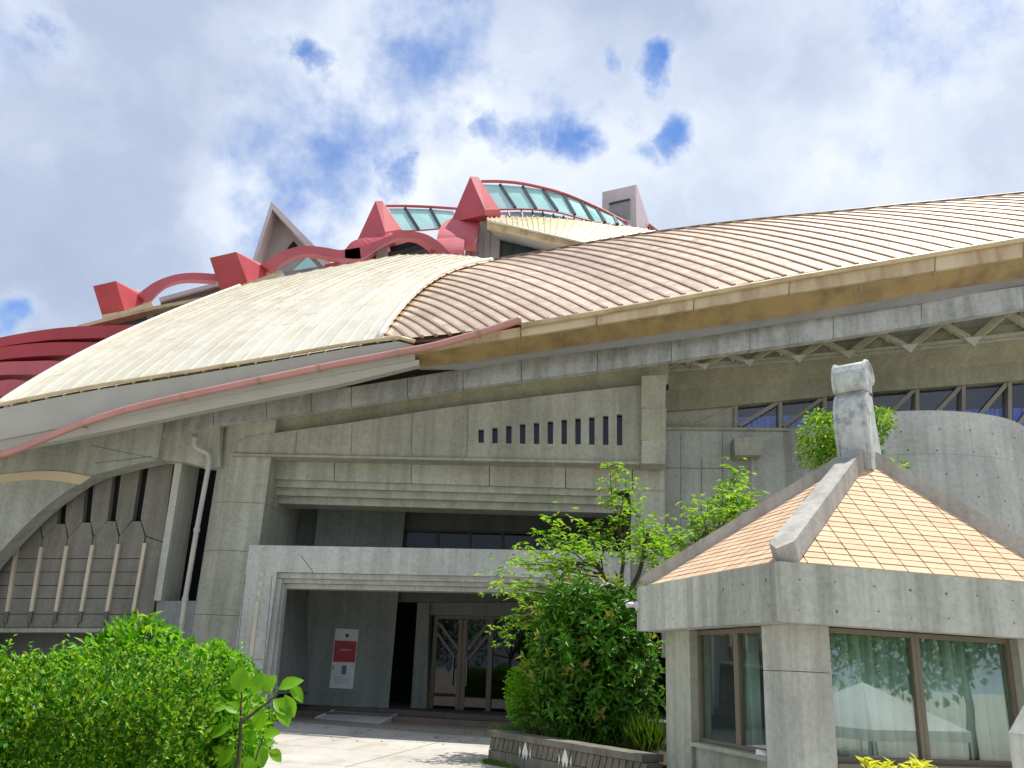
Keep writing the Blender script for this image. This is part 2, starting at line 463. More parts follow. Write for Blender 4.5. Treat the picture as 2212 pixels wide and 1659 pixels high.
def resample(pts, n):
    """Catmull-Rom through tuples, n samples evenly spread over the point parameter"""
    P = np.array(pts, float); k = len(P); o_ = []
    for i in range(n):
        t = i / (n - 1) * (k - 1); a = min(int(t), k - 2); f = t - a
        p0, p1, p2, p3 = P[max(a - 1, 0)], P[a], P[a + 1], P[min(a + 2, k - 1)]
        o_.append(.5 * ((2 * p1) + (p2 - p0) * f + (2 * p0 - 5 * p1 + 4 * p2 - p3) * f * f + (3 * p1 - p0 - 3 * p2 + p3) * f ** 3))
    return o_
def fp(pts, w): return [F(x, y, w) for x, y in pts]
def yp(pts, Y): return [aty(x, y, Y) for x, y in pts]
def slab(name, pts, w, depth, mat, parent, **k):
    return MB().solid(fp(pts, w), WAX * depth).build(name, mat, parent, **k)

# ------------------------------------------------------------------ ground
CK = V((4.3, 11.6, 0))
def gz(x, y):
    s = (V((x, y, 0)) - CK).dot(V((.75, -.66, 0)))
    t = min(1, max(0, (s - 4.5) / 5)); t = t * t * (3 - 2 * t)
    return -1.6 * t
gx = sorted(set(list(range(-20, 41, 2)) + [-1500, -400, -120, -60, 60, 90, 150, 400, 1500]))
gy = sorted(set(list(range(-40, 41, 2)) + [-1500, -400, -120, -60, 60, 120, 400, 1500]))
vs = [(x, y, gz(x, y)) for y in gy for x in gx]
nx = len(gx)
fs = [(j * nx + i, j * nx + i + 1, (j + 1) * nx + i + 1, (j + 1) * nx + i) for j in range(len(gy) - 1) for i in range(nx - 1)]
obj('ground', vs, fs, 'paving', kind='structure', smooth=True)

# ------------------------------------------------------------------ the hall
hall = thing('sports_hall', 'large concrete sports hall with ribbed cream and bronze petal roofs and a red crown', 'building', (0, F0, 0))

# --- roofs -----------------------------------------------------------------
LK = [((-14, 881), (520, 618), 22, 23.6, 32.0), ((44, 869), (556, 609), 26, 23.6, 32.4), ((178, 844), (690, 582), 32, 23.5, 33.0),
      ((393, 807), (860, 551), 39, 23.3, 33.4), ((600, 775), (965, 549), 43, 23.1, 33.5), ((737, 752), (1030, 555), 46, 22.9, 33.2), ((815, 738), (1062, 564), 48, 22.8, 33.0)]
def left_pt(u, v):     # v 0 eave .. 1 top
    a = u * (len(LK) - 1); i = min(int(a), len(LK) - 2); f = a - i
    A, B = LK[i], LK[i + 1]
    ex, ey = lerp(A[0][0], B[0][0], f), lerp(A[0][1], B[0][1], f)
    sx, sy = lerp(A[1][0], B[1][0], f), lerp(A[1][1], B[1][1], f)
    bl = lerp(A[2], B[2], f)
    x = lerp(ex, sx, v); y = lerp(ey, sy, v) - bl * 4 * v * (1 - v) * (1.25 - .5 * v)
    return aty(x, y, lerp(lerp(A[3], B[3], f), lerp(A[4], B[4], f), v ** 1.05))
def bnd(t):
    x = lerp(815, 1062, t); y = lerp(738, 564, t) - 48 * 4 * t * (1 - t) * (1.25 - .5 * t)
    return (x, y)
RK = [(bnd(0), (822, 738), 22.8, 22.75), (bnd(.10), (885, 730), 23.9, 22.7), (bnd(.22), (990, 719), 25.3, 22.6), (bnd(.38), (1095, 703), 27.0, 22.5),
      (bnd(.60), (1226, 682), 29.2, 22.4), (bnd(1.0), (1350, 659), 33.0, 22.3), ((1180, 543), (1490, 635), 32.0, 22.2), ((1300, 521), (1640, 606), 31.4, 22.1),
      ((1436, 500), (1800, 579), 30.8, 22.0), ((1606, 478), (2010, 546), 30.3, 21.8), ((1800, 459), (2230, 510), 29.8, 21.6), ((2000, 439), (2450, 474), 29.4, 21.4),
      ((2212, 418), (2680, 435), 29.0, 21.2), ((2450, 395), (2950, 392), 28.6, 21.0)]
def right_pt(u, v):    # v 0 ridge .. 1 eave
    a = u * (len(RK) - 1); i = min(int(a), len(RK) - 2); f = a - i
    q = []
    p0, p1, p2, p3 = RK[max(i - 1, 0)], RK[i], RK[i + 1], RK[min(i + 2, len(RK) - 1)]
    def cm(g):
        a0, a1, a2, a3 = g(p0), g(p1), g(p2), g(p3)
        if i < 5: return lerp(a1, a2, f)
        return .5 * (2 * a1 + (a2 - a0) * f + (2 * a0 - 5 * a1 + 4 * a2 - a3) * f * f + (3 * a1 - a0 - 3 * a2 + a3) * f ** 3)
    sx, sy, ex, ey = cm(lambda k: k[0][0]), cm(lambda k: k[0][1]), cm(lambda k: k[1][0]), cm(lambda k: k[1][1])
    ys, ye = cm(lambda k: k[2]), cm(lambda k: k[3])
    x = lerp(sx, ex, v ** .95); y = lerp(sy, ey, v ** 1.45)
    return aty(x, y, lerp(ys, ye, v))
def roof(fn, us, nv, deckname, pname, sname, dmat, pmat, smat, sw, sh, smidrough=0):
    vv = [i / nv for i in range(nv + 1)]
    G = [[fn(u, v) for v in vv] for u in us]
    def nrm(i, j):
        a = G[min(i + 1, len(us) - 1)][j] - G[max(i - 1, 0)][j]
        b_ = G[i][min(j + 1, nv)] - G[i][max(j - 1, 0)]
        n = a.cross(b_)
        if n.length < 1e-8: return V((0, 0, 1))
        n.normalize()
        return n if n.z > 0 else -n
    NR = [[nrm(i, j) for j in range(nv + 1)] for i in range(len(us))]
    mb = MB()
    k = nv + 1
    mb.add([G[i][j] - NR[i][j] * .16 for i in range(len(us)) for j in range(k)],
           [(i * k + j, i * k + j + 1, (i + 1) * k + j + 1, (i + 1) * k + j) for i in range(len(us) - 1) for j in range(nv)])
    mb.add([G[i][j] - NR[i][j] * .30 for i in range(len(us)) for j in range(k)],
           [(i * k + j, i * k + j + 1, (i + 1) * k + j + 1, (i + 1) * k + j) for i in range(len(us) - 1) for j in range(nv)])
    deck = mb.build(deckname, dmat, hall, smooth=True)
    for i in range(len(us) - 1):
        cut = [0] + sorted({max(2, min(nv - 2, int(nv * q + random.uniform(-.09, .09) * nv))) for q in (.27, .52, .76)}) + [nv]
        for ja, jb in zip(cut[:-1], cut[1:]):
            vs, fs = [], []
            am_ = .005 if fn is right_pt else .0025
            tl_, tr_ = random.uniform(-am_, am_), random.uniform(-am_, am_)
            for j in range(ja, jb + 1):
                p, q = G[i][j], G[i + 1][j]; n = (NR[i][j] + NR[i + 1][j]).normalized()
                lap = (.0012 if fn is right_pt else .0015) * ((j - ja) / (jb - ja) if fn is right_pt else (jb - j) / (jb - ja))
                vs += [p + n * (tl_ + lap), q + n * (tr_ + lap)]
            for j in range(jb - ja): fs.append((j * 2, j * 2 + 1, j * 2 + 3, j * 2 + 2))
            obj(pname, vs, fs, pmat, deck, smooth=True)
    for i in range(len(us)):
        if i == 0 and fn is right_pt: continue
        vs, fs = [], []
        for j in range(k):
            p, n = G[i][j], NR[i][j]
            a = (G[min(i + 1, len(us) - 1)][j] - G[max(i - 1, 0)][j])
            if a.length < 1e-6: a = V((1, 0, 0))
            a.normalize()
            vs += [p - a * sw / 2 - n * .05, p - a * sw / 2 + n * sh, p + a * sw / 2 + n * sh, p + a * sw / 2 - n * .05]
        for j in range(nv):
            for s in range(4): fs.append((j * 4 + s, j * 4 + (s + 1) % 4, j * 4 + 4 + (s + 1) % 4, j * 4 + 4 + s))
        fs += [(0, 1, 2, 3), tuple(nv * 4 + s for s in (3, 2, 1, 0))]
        obj(sname, vs, fs, smat, deck)
    return deck
def spaced(fn, v, ua, ub, step):
    """u values whose points at v are about step pixels apart along the eave keys"""
    return None
# left ribs every ~42 px along the eave
def left_u(px):
    xs = [k[0][0] for k in LK]
    return float(np.interp(px, xs, np.linspace(0, 1, len(LK))))
lus = [left_u(x) for x in np.linspace(-14, 815, 23)]
roof(left_pt, lus, 18, 'cream_roof', 'roof_panel', 'roof_seam', 'roof_cream', 'roof_cream', 'seam_cream', .05, .035)
def right_u(px):
    xs = [k[1][0] for k in RK]
    return float(np.interp(px, xs, np.linspace(0, 1, len(RK))))
rx = []; x = 822
while x < 2900:
    rx.append(x); x += 30 + 14 * min(1, max(0, (x - 1100) / 1000))
rus = [right_u(x) for x in rx]
roof(right_pt, rus, 18, 'bronze_roof', 'roof_panel', 'roof_seam', 'roof_bronze', 'roof_bronze', 'seam_rust', .09, .045)
# trim along the joint of the two roofs and along the left verge
jt = [left_pt(1, v) for v in np.linspace(0, 1, 24)]
MB().tube([p + V((0, -.02, .05)) for p in jt], .10, 8).build('roof_joint_trim', 'roof_cream', hall, smooth=True)
vt = [left_pt(0, v) for v in np.linspace(0, 1, 24)]
MB().tube([p + V((-.05, .05, .03)) for p in vt], .09, 8).build('verge_trim', 'roof_cream', hall, smooth=True)
rt = [right_pt(u, 0) for u in np.linspace(5 / 13, 1, 40)]
MB().tube([p + V((0, 0, .02)) for p in rt], .07, 8).build('ridge_trim', 'brown_steel', hall, smooth=True)

# --- eaves on the right: gutter, fascia, soffit ------------------------------
GL = [(1105, 704), (1126, 700), (1290, 672), (1500, 635), (1706, 598), (2021, 545), (2212, 513), (2600, 447), (2900, 396)]
def gY(x): return float(np.interp(x, [800, 1126, 2010, 2450, 2900], [22.6, 22.3, 21.65, 21.3, 20.95]))
gp = [aty(x, y + 4, gY(x)) for x, y in GL[1:]]
MB().tube(gp, .085, 10).build('gutter', 'gutter', hall, smooth=True)
G1 = [(890, 748), (1000, 729), (1126, 707), (1290, 680), (1500, 644), (1706, 607), (2021, 553), (2212, 521), (2600, 455), (2900, 404)]
G2 = [(890, 764), (1000, 746), (1126, 727), (1290, 701), (1500, 668), (1706, 634), (2021, 585), (2212, 555), (2600, 494), (2900, 447)]
G3 = [(905, 795), (1000, 783), (1126, 765), (1290, 741), (1500, 711), (1706, 682), (2021, 629), (2212, 600), (2600, 540), (2900, 492)]
G4 = [(905, 800), (1000, 800), (1126, 778), (1290, 757), (1500, 731), (1706, 697), (2021, 652), (2212, 622), (2600, 563), (2900, 517)]
by_ = lambda P, x: float(np.interp(x, [p[0] for p in P], [p[1] for p in P]))
cuts = [2, 3, 4, 5, 6, 7, 8, 9]
for a, bq in [(0, 2), (2, 3), (3, 4), (4, 5), (5, 6), (6, 7), (7, 8), (8, 9)]:
    A = [aty(x + (0 if i == a else -2.5 * (i == bq)), y, gY(x) + .05) for i, (x, y) in list(enumerate(G1))[a:bq + 1]]
    B = [aty(x + (0 if i == a else -2.5 * (i == bq)), y, gY(x) + .05) for i, (x, y) in list(enumerate(G2))[a:bq + 1]]
    MB().strip(A, B, (0, .12, 0)).build('fascia_panel', 'fascia_gold', hall)
A = [aty(x, y + 1, gY(x) + .18) for x, y in G1]; B = [aty(x, y - 1, gY(x) + .18) for x, y in G2]
MB().strip(A, B, (0, .05, 0)).build('fascia_back', 'brown_steel', hall)
A = [aty(x, y - 1, gY(x) + .12) for x, y in G2]; B = [aty(x, y, gY(x) + .75) for x, y in G3]
MB().strip(A, B, (0, .15, .05)).build('lower_fascia', 'fascia_tan', hall)
rs = MB()
for x in (1126, 1205, 1290, 1380, 1500, 1610, 1706, 1850, 2021, 2110, 2212):
    for q in range(3):
        x0 = x + random.uniform(-9, 9); w_ = random.uniform(1.0, 2.6); f_ = random.uniform(.3, .95)
        a0 = aty(x0, by_(G2, x0) - 1, gY(x0) + .115); a1 = aty(x0 + w_, by_(G2, x0 + w_) - 1, gY(x0) + .115)
        b0 = aty(x0, by_(G3, x0), gY(x0) + .745)
        rs.solid([a0, a1, lerp(a1, b0 + (a1 - a0), f_ * .7), lerp(a0, b0, f_)], (0, .004, 0))
    a0 = aty(x - 2, by_(G1, x) + 2, gY(x) + .045); a1 = aty(x + 2, by_(G1, x) + 2, gY(x) + .045); b0 = aty(x - 1, by_(G2, x), gY(x) + .045)
    if x not in (1205, 1380, 1610, 1850, 2110): rs.solid([a0, a1, b0], (0, .003, 0))
rs.build('rust_stains', 'seam_rust', hall, kind='stuff')
A = [aty(x, y - 1, gY(x) + .76) for x, y in G3]; B = [aty(x, y - 1, gY(x) + .95) for x, y in G4]
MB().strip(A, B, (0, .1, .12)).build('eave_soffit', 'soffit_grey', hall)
# --- beam below the eave -----------------------------------------------------
BT = [(330, 917), (461, 887), (600, 859), (676, 845), (759, 836), (970, 802), (1126, 777), (1290, 753), (1500, 723), (1832, 674), (2212, 618), (2600, 560), (2900, 515)]
BB = [(330, 948), (461, 919), (600, 899), (736, 880), (970, 843), (1057, 829), (1290, 801), (1377, 789), (1874, 720), (2212, 665), (2600, 601), (2900, 552)]
def by(P, x): return float(np.interp(x, [p[0] for p in P], [p[1] for p in P]))
bx = [335, 461, 575, 672, 759, 880, 1000, 1126, 1290, 1450, 1620, 1800, 1990, 2212, 2420, 2650, 2880]
def bw(x): return float(np.interp(x, [335, 2212], [-1.35, -2.0]))
for a, q in zip(bx[:-1], bx[1:]):
    A = [F(a + .5, by(BT, a), bw(a) + .12), F(q - .5, by(BT, q), bw(q) + .12)]
    B = [F(a + .8, by(BB, a), bw(a)), F(q - .8, by(BB, q), bw(q))]
    MB().strip(A, B, WAX * .3).build('beam_segment', 'conc_beam', hall)
A = [F(x, by(BT, x) + 1, bw(x) + .44) for x in bx]; B = [F(x, by(BB, x) - 1, bw(x) + .31) for x in bx]
MB().strip(A, B, WAX * .06).build('beam_back', 'conc_dark', hall)
# --- soffit between the beam and the walls behind ----------------------------
xs = [340, 400, 461, 560, 660, 736, 850, 970, 1057, 1200, 1300, 1400, 1444]
sy = [(340, 985), (461, 968), (530, 950), (736, 922), (970, 888), (1200, 860), (1400, 838), (1444, 834)]
A = [F(x, by(BB, x) - 1, bw(x) + .25) for x in xs]
B = [F(x, by(sy, x) - 4, -.7) for x in xs]
mid = [lerp(a, c_, .5) + V((0, 0, .35)) for a, c_ in zip(A, B)]
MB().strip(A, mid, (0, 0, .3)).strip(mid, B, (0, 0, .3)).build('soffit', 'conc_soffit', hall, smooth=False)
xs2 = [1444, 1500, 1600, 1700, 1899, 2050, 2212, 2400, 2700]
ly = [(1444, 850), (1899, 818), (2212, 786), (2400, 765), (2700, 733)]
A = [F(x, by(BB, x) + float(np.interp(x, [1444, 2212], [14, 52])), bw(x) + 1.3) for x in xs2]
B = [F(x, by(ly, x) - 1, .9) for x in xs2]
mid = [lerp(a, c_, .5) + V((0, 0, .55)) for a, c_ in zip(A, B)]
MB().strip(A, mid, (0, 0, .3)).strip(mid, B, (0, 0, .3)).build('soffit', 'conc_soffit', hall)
# space frame between beam and soffit
topy = lambda x: by(BB, x) + 1
boty = lambda x: by(BB, x) + float(np.interp(x, [1380, 2212], [14, 60]))
# closing panel behind the lattice
A = [F(x, topy(x) - 6, bw(x) + 1.5) for x in xs2]; B = [F(x, boty(x) + 4, bw(x) + 1.35) for x in xs2]
MB().strip(A, B, WAX * .1).build('lattice_back_panel', 'conc_light', hall)
nb = [1428, 1520, 1618, 1725, 1832, 1965, 2102, 2245, 2400]
for k, xb in enumerate(nb[:-1]):
    xn = nb[k + 1]; xm = (xb + xn) / 2
    s = float(np.interp(xb, [1428, 2212], [.55, 1.0]))
    B0 = F(xb, boty(xb), bw(xb) + 1.15); T = F(xm, topy(xm) + 2, bw(xm) + .85); B1 = F(xn, boty(xn), bw(xn) + 1.15)
    MB().bar(B0, T, .16 * s, .2 * s).build('lattice_bar', 'conc_soffit', hall)
    MB().bar(T, B1, .16 * s, .2 * s).build('lattice_bar', 'conc_soffit', hall)
    MB().bar(B0 + V((0, 0, .06)), B1 + V((0, 0, .06)), .08 * s, .1 * s).build('lattice_chord', 'conc_soffit', hall)
    # pale triangular infill under the node and beside the diagonal
    h = 26 * s; wd_ = 22 * s
    pts = [F(xb - wd_, boty(xb) - 8 * s, bw(xb) + 1.0), F(xb + wd_, boty(xb) - 12 * s, bw(xb) + 1.0), F(xb + 3, boty(xb) + 13 * s, bw(xb) + 1.05)]
    MB().solid(pts, WAX * .06).build('lattice_infill', 'conc_wall', hall)
    pts = [F(xm + 4, topy(xm) + 3, bw(xm) + .95), F(xm + 28 * s, topy(xm) - 1, bw(xm) + .95), F(xm + 27 * s, topy(xm) + 30 * s, bw(xm) + 1.0)]
    MB().solid(pts, WAX * .06).build('lattice_infill', 'conc_wall', hall)
    MB().bar(F(xm + 30 * s, topy(xm) - 2, bw(xm) + .9), F(xm + 29 * s, topy(xm) + 36 * s, bw(xm) + 1.05), .05, .05).build('lattice_hanger', 'brown_steel', hall)

slab('eave_gap_shade', [(300, 890), (600, 800), (1010, 690), (1010, 850), (300, 965)], -.35, .15, 'brown_steel', hall)  # dark slab painted in for the shade of the gap, also closes it to the sky
# --- left fascia and pipe ----------------------------------------------------
f1 = [(-120, 906), (0, 882), (178, 846), (415, 809), (600, 778), (737, 754), (860, 736), (897, 746)]
f2 = [(-120, 974), (0, 950), (147, 921), (333, 888), (461, 858), (600, 832), (737, 806), (873, 781), (905, 775)]
f3 = [(-120, 996), (0, 974), (96, 957), (222, 932), (415, 892), (461, 882), (600, 855), (737, 829), (905, 788)]
def lY(x): return float(np.interp(x, [-120, 0, 815, 905], [23.6, 23.5, 22.7, 22.6]))
sx = [-120, 0, 120, 222, 320, 415, 520, 600, 680, 737, 800, 860, 896]
A = [aty(x, by(f1, x) + 1, lY(x) - .08) for x in sx]; B = [aty(x, by(f2, x), lY(x) - .02) for x in sx]
MB().strip(A, B, (0, .25, 0)).build('left_fascia', 'fascia_grey', hall)
A = [aty(x, by(f1, x) - 5, lY(x) - .05) for x in sx]
MB().tube([p + V((0, -.06, .02)) for p in A], .06, 8).build('eave_trim', 'gutter', hall, smooth=True)
sx2 = sx + [905]
A = [aty(x, by(f2, x) + 1.5, lY(x) + .06) for x in sx2]; B = [aty(x, by(f3, x), lY(x) + .12) for x in sx2]
MB().strip(A, B, (0, .3, 0)).build('left_lower_fascia', 'fascia_grey', hall)
A = [aty(x, by(f3, x) - 1, lY(x) + .14) for x in sx2]; B = [aty(x, by(f3, x) - 12, lY(x) + 2.6) for x in sx2]
MB().strip(A, B, (0, 0, .15)).build('left_soffit', 'soffit_grey', hall)
PP = [(-60, 1004), (0, 984), (60, 962), (150, 925), (222, 900), (300, 878), (415, 852), (500, 834), (600, 813), (737, 785), (850, 764), (940, 746), (1030, 721), (1090, 702), (1125, 690)]
pp = resample(PP, 60)
pts = [aty(x, y, float(np.interp(x, [-60, 900, 1125], [23.25, 22.35, 22.05]))) for x, y in pp]
MB().tube(pts, .105, 12).build('eave_pipe', 'pipe', hall, smooth=True)
for x in (0, 175, 395, 560, 690, 860, 1035):
    y = by(PP, x); Y = float(np.interp(x, [-60, 900, 1125], [23.25, 22.35, 22.05]))
    p = aty(x, y, Y)
    MB().tube([p + V((-.05, 0, -.015)), p + V((.05, 0, .015))], .117, 12).box(p + V((-.03, .03, -.03)), (.06, 0, 0), (0, .3, 0), (0, 0, .06)).build('pipe_clamp', 'seam_rust', hall)

# --- arch wall on the left -----------------------------------------------------
arch = [(336, 993), (299, 1001), (254, 1013), (199, 1028), (147, 1059), (100, 1094), (61, 1129), (0, 1193), (-60, 1275), (-100, 1420)]
arch = [tuple(p) for p in resample(arch, 28)]
outer = [(x - 0, max(900, y - 60)) for x, y in arch]
topl = [(351, 898), (339, 901)]
wl = [(351, 900), (351, 930)] + [(339, 992)] + arch + [(-400, 1420), (-400, 1010), (-120, 985), (0, 965), (222, 920)]
slab('arch_wall', wl, -1.45, .6, 'conc_arch', hall)
wl = [(353, 898), (475, 870), (475, 1010), (437, 1007), (397, 998), (341, 993), (353, 932)]
slab('arch_lintel', wl, -1.2, .5, 'conc_wall', hall)
cbt = resample([(-120, 1052), (-60, 1033), (0, 1025), (76, 1018), (137, 1019), (197, 1030)], 20)
cbb = resample([(-120, 1072), (-60, 1052), (0, 1043), (76, 1036), (137, 1041), (172, 1047)], 20)
MB().strip([F(x, y, -1.49) for x, y in cbt], [F(x, y, -1.49) for x, y in cbb], WAX * .03).build('cream_arch_band', 'cream_band', hall)
# panel wall behind
pw = -.5
slab('panel_backing', [(-300, 985), (372, 985), (330, 1310), (320, 1362), (-330, 1362)], pw + .25, .3, 'black', hall)  # black sheet, gives the slots their shade by colour
# pieces of the panel wall: straight strips of line from top to bottom at position k
def strip_x(k, y):  # cream strip axis k = 0 (right-most) .. n
    x_top = 312 - 57.0 * k + .35 * k * k; x_bot = 287 - 57.6 * k + .6 * k * k
    return lerp(x_top, x_bot, (y - 1174) / 146)
def slot_x(k, y):
    x_top = 312 - 57.5 * k; x_bot = 295 - 54.2 * k
    return lerp(x_top, x_bot, (y - 1010) / 110)
for k in range(-1, 9):
    # upper slab between slot k (right) and slot k+1 (left), pointed down at the axis of strip k+? 
    xr, xl = (lambda y, k=k: slot_x(k, y) - 9), (lambda y, k=k: slot_x(k + 1, y) + 9)
    yb = 1121 + 3 * max(k, 0)
    tip = strip_x(k + 1, 1158)
    pts = [(xl(985), 985), (xr(985), 985), (xr(yb), yb), (tip + 1, 1156 + 2 * k), (xl(yb), yb)]
    if k == -1:
        pts = [(xl(985), 985), (376, 985), (352, 1170), (tip + 1, 1158), (xl(yb), yb)]
    slab('wall_panel', pts, pw, .22, 'conc_panel', hall)
    # hexagon-topped slab under slot k+1
    a, c_ = strip_x(k + 2, 1165), strip_x(k + 1, 1165)
    sb = slot_x(k + 1, yb + 4)
    pts = [(a + 1, 1161 + 2 * k), (sb - 9, yb + 5), (sb + 9, yb + 5), (c_ - 1, 1160 + 2 * k), (strip_x(k + 1, 1206) - 1, 1206), (strip_x(k + 2, 1206) + 1, 1206)]
    slab('wall_panel', pts, pw + .02, .2, 'conc_panel', hall)
    for (ya, yz) in ((1207.5, 1235), (1236.5, 1264), (1265.5, 1292), (1293.5, 1326), (1327.5, 1356)):
        a0, a1 = strip_x(k + 2, ya) + 1, strip_x(k + 1, ya) - 1
        b0, b1 = strip_x(k + 2, yz) + 1, strip_x(k + 1, yz) - 1
        slab('wall_panel', [(a0, ya), (a1, ya), (b1, yz), (b0, yz)], pw + .02, .2, 'conc_panel', hall)
    if k == -1:
        slab('wall_panel', [(strip_x(0, 1160) + 1, 1160), (353, 1172), (333, 1310), (326, 1356), (strip_x(0, 1356) + 1, 1356)], pw + .02, .2, 'conc_panel', hall)
for k in range(9):
    y0 = 1173 + 2 * k; pts = [(strip_x(k, y0) - 3.6, y0), (strip_x(k, y0) + 3.6, y0), (strip_x(k, 1321) + 3.6, 1321), (strip_x(k, 1321) - 3.6, 1321)]
    slab('cream_strip', pts, pw - .07, .12, 'cream_strip', hall)
    pts = [(strip_x(k, 1322) - 3.8, 1322), (strip_x(k, 1322) + 3.8, 1322), (strip_x(k, 1346) + 3.8, 1346), (strip_x(k, 1346) - 3.8, 1346)]
    slab('strip_foot', pts, pw - .04, .1, 'dark_wall', hall)
slab('panel_sill', [(-330, 1357), (325, 1357), (324, 1366), (-330, 1366)], pw - .15, .6, 'conc_dark', hall)
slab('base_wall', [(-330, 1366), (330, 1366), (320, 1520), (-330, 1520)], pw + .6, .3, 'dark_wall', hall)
slab('pier', [(380, 990), (395, 990), (347, 1297), (332, 1297)], pw - .45, 1.2, 'conc_light', hall)
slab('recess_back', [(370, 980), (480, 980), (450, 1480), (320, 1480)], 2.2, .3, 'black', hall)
slab('plinth', [(339, 1298), (425, 1298), (410, 1480), (322, 1480)], pw - .3, 1.0, 'inner_wall', hall)
# --- rounded pillar left of the entrance ------------------------------------------
pl = F(437, 1100, -1.1); pb = F(405, 1420, -1.1)
def pillar(name, y0, y1, gap=.012):
    zt, zb = F(500, y0, -1.1).z, F(500, y1, -1.1).z
    xl = F(428, 1150, -1.1); xr = F(563, 1150, -1.1)
    r = .75
    pts = []
    for i in range(9):
        t = math.pi / 2 * i / 8
        pts.append(xl + UAX * (r - r * math.cos(t)) + WAX * (r - r * math.sin(t)))
    pts = [p for p in pts] + [xr, xr + WAX * 3.2, xl + WAX * 3.2]
    P3 = [V((p.x, p.y, zb + gap)) for p in pts]
    return MB().solid(P3, (0, 0, zt - zb - gap)).build(name, 'conc_wall', hall)
pillar('pillar_block', 880, 1085)
pillar('pillar_block', 1085, 1190)
pillar('pillar_block', 1190, 1330)
pillar('pillar_block', 1330, 1560)
# downpipe
dpw = -1.42
D = [(420, 938), (420, 957), (424, 968), (445, 977), (452, 984), (452, 1000), (425, 1145), (400, 1294), (386, 1395), (372, 1500)]
MB().tube([F(x, y, dpw) for x, y in D], .072, 10).build('downpipe', 'pipe_white', hall, smooth=True)
for x, y in ((420, 950), (449, 1010), (425, 1145), (400, 1294)):
    p = F(x, y, dpw); MB().tube([p - V((0, 0, .05)), p + V((0, 0, .05))], .09, 10).build('pipe_collar', 'pipe_white', hall)

# --- wall above the entrance --------------------------------------------------
# long wall with stepped reveal
bandx = [505, 583, 722, 888, 1057, 1222, 1366, 1436]
t0 = lambda x: lerp(985, 1003, (x - 505) / 925)
t1 = lambda x: lerp(1032, 1060, (x - 505) / 925)
for a, q in zip(bandx[:-1], bandx[1:]):
    slab('wall_panel', [(a + .8, t0(a) - 26), (q - .8, t0(q) - 26), (q - .8, t1(q)), (a + .8, t1(a))], -.55, .5, 'conc_wall', hall)
led = [((520, 1034), (1420, 1060), 15, -.40, 528, 1330), ((530, 1050), (1420, 1076), 17, -.22, 536, 1345), ((534, 1068), (1420, 1094), 17, -.04, 545, 1362)]
for (l0, r0, h, w, x0, x1) in led:
    slab('stepped_ledge', [(x0, l0[1] + .8), (x1, lerp(l0[1], r0[1], (x1 - l0[0]) / (r0[0] - l0[0]))), (x1, lerp(l0[1], r0[1], (x1 - l0[0]) / (r0[0] - l0[0])) + h), (x0, l0[1] + h + .5)], w, .9, 'conc_wall', hall)
# side cheeks of the reveal
slab('wall_panel', [(505, 1033), (527, 1033), (545, 1086), (565, 1087), (565, 1200), (505, 1200)], -.5, .4, 'conc_wall', hall)
slab('wall_panel', [(1363, 1057), (1436, 1060), (1436, 1270), (1363, 1270)], -.5, .7, 'conc_wall', hall)
slab('opening_jamb', [(1348, 1098), (1361, 1098), (1361, 1300), (1348, 1300)], -.42, 3.0, 'black', hall)
# recess over the porch
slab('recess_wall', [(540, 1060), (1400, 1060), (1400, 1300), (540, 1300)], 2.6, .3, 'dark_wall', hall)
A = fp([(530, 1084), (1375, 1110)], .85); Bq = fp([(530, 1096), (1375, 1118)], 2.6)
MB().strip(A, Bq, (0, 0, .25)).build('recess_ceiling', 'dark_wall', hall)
for k in range(7):
    x0 = 873 + k * 71
    wnd = slab('window', [(x0, 1147 + k * 1.5), (x0 + 69, 1148 + k * 1.5), (x0 + 69, 1210), (x0, 1210)], 2.52, .06, 'glass_black', hall)
    fx = MB()
    fx.solid(fp([(x0 - 3, 1143 + k * 1.5), (x0 + 3, 1143 + k * 1.5), (x0 + 3, 1212), (x0 - 3, 1212)], 2.44), WAX * .14)
    fx.solid(fp([(x0 + 3.2, 1143 + k * 1.5), (x0 + 68, 1144.5 + k * 1.5), (x0 + 68, 1149 + k * 1.5), (x0 + 3.2, 1147.5 + k * 1.5)], 2.44), WAX * .14)
    fx.build('frame', 'dark_steel', wnd)
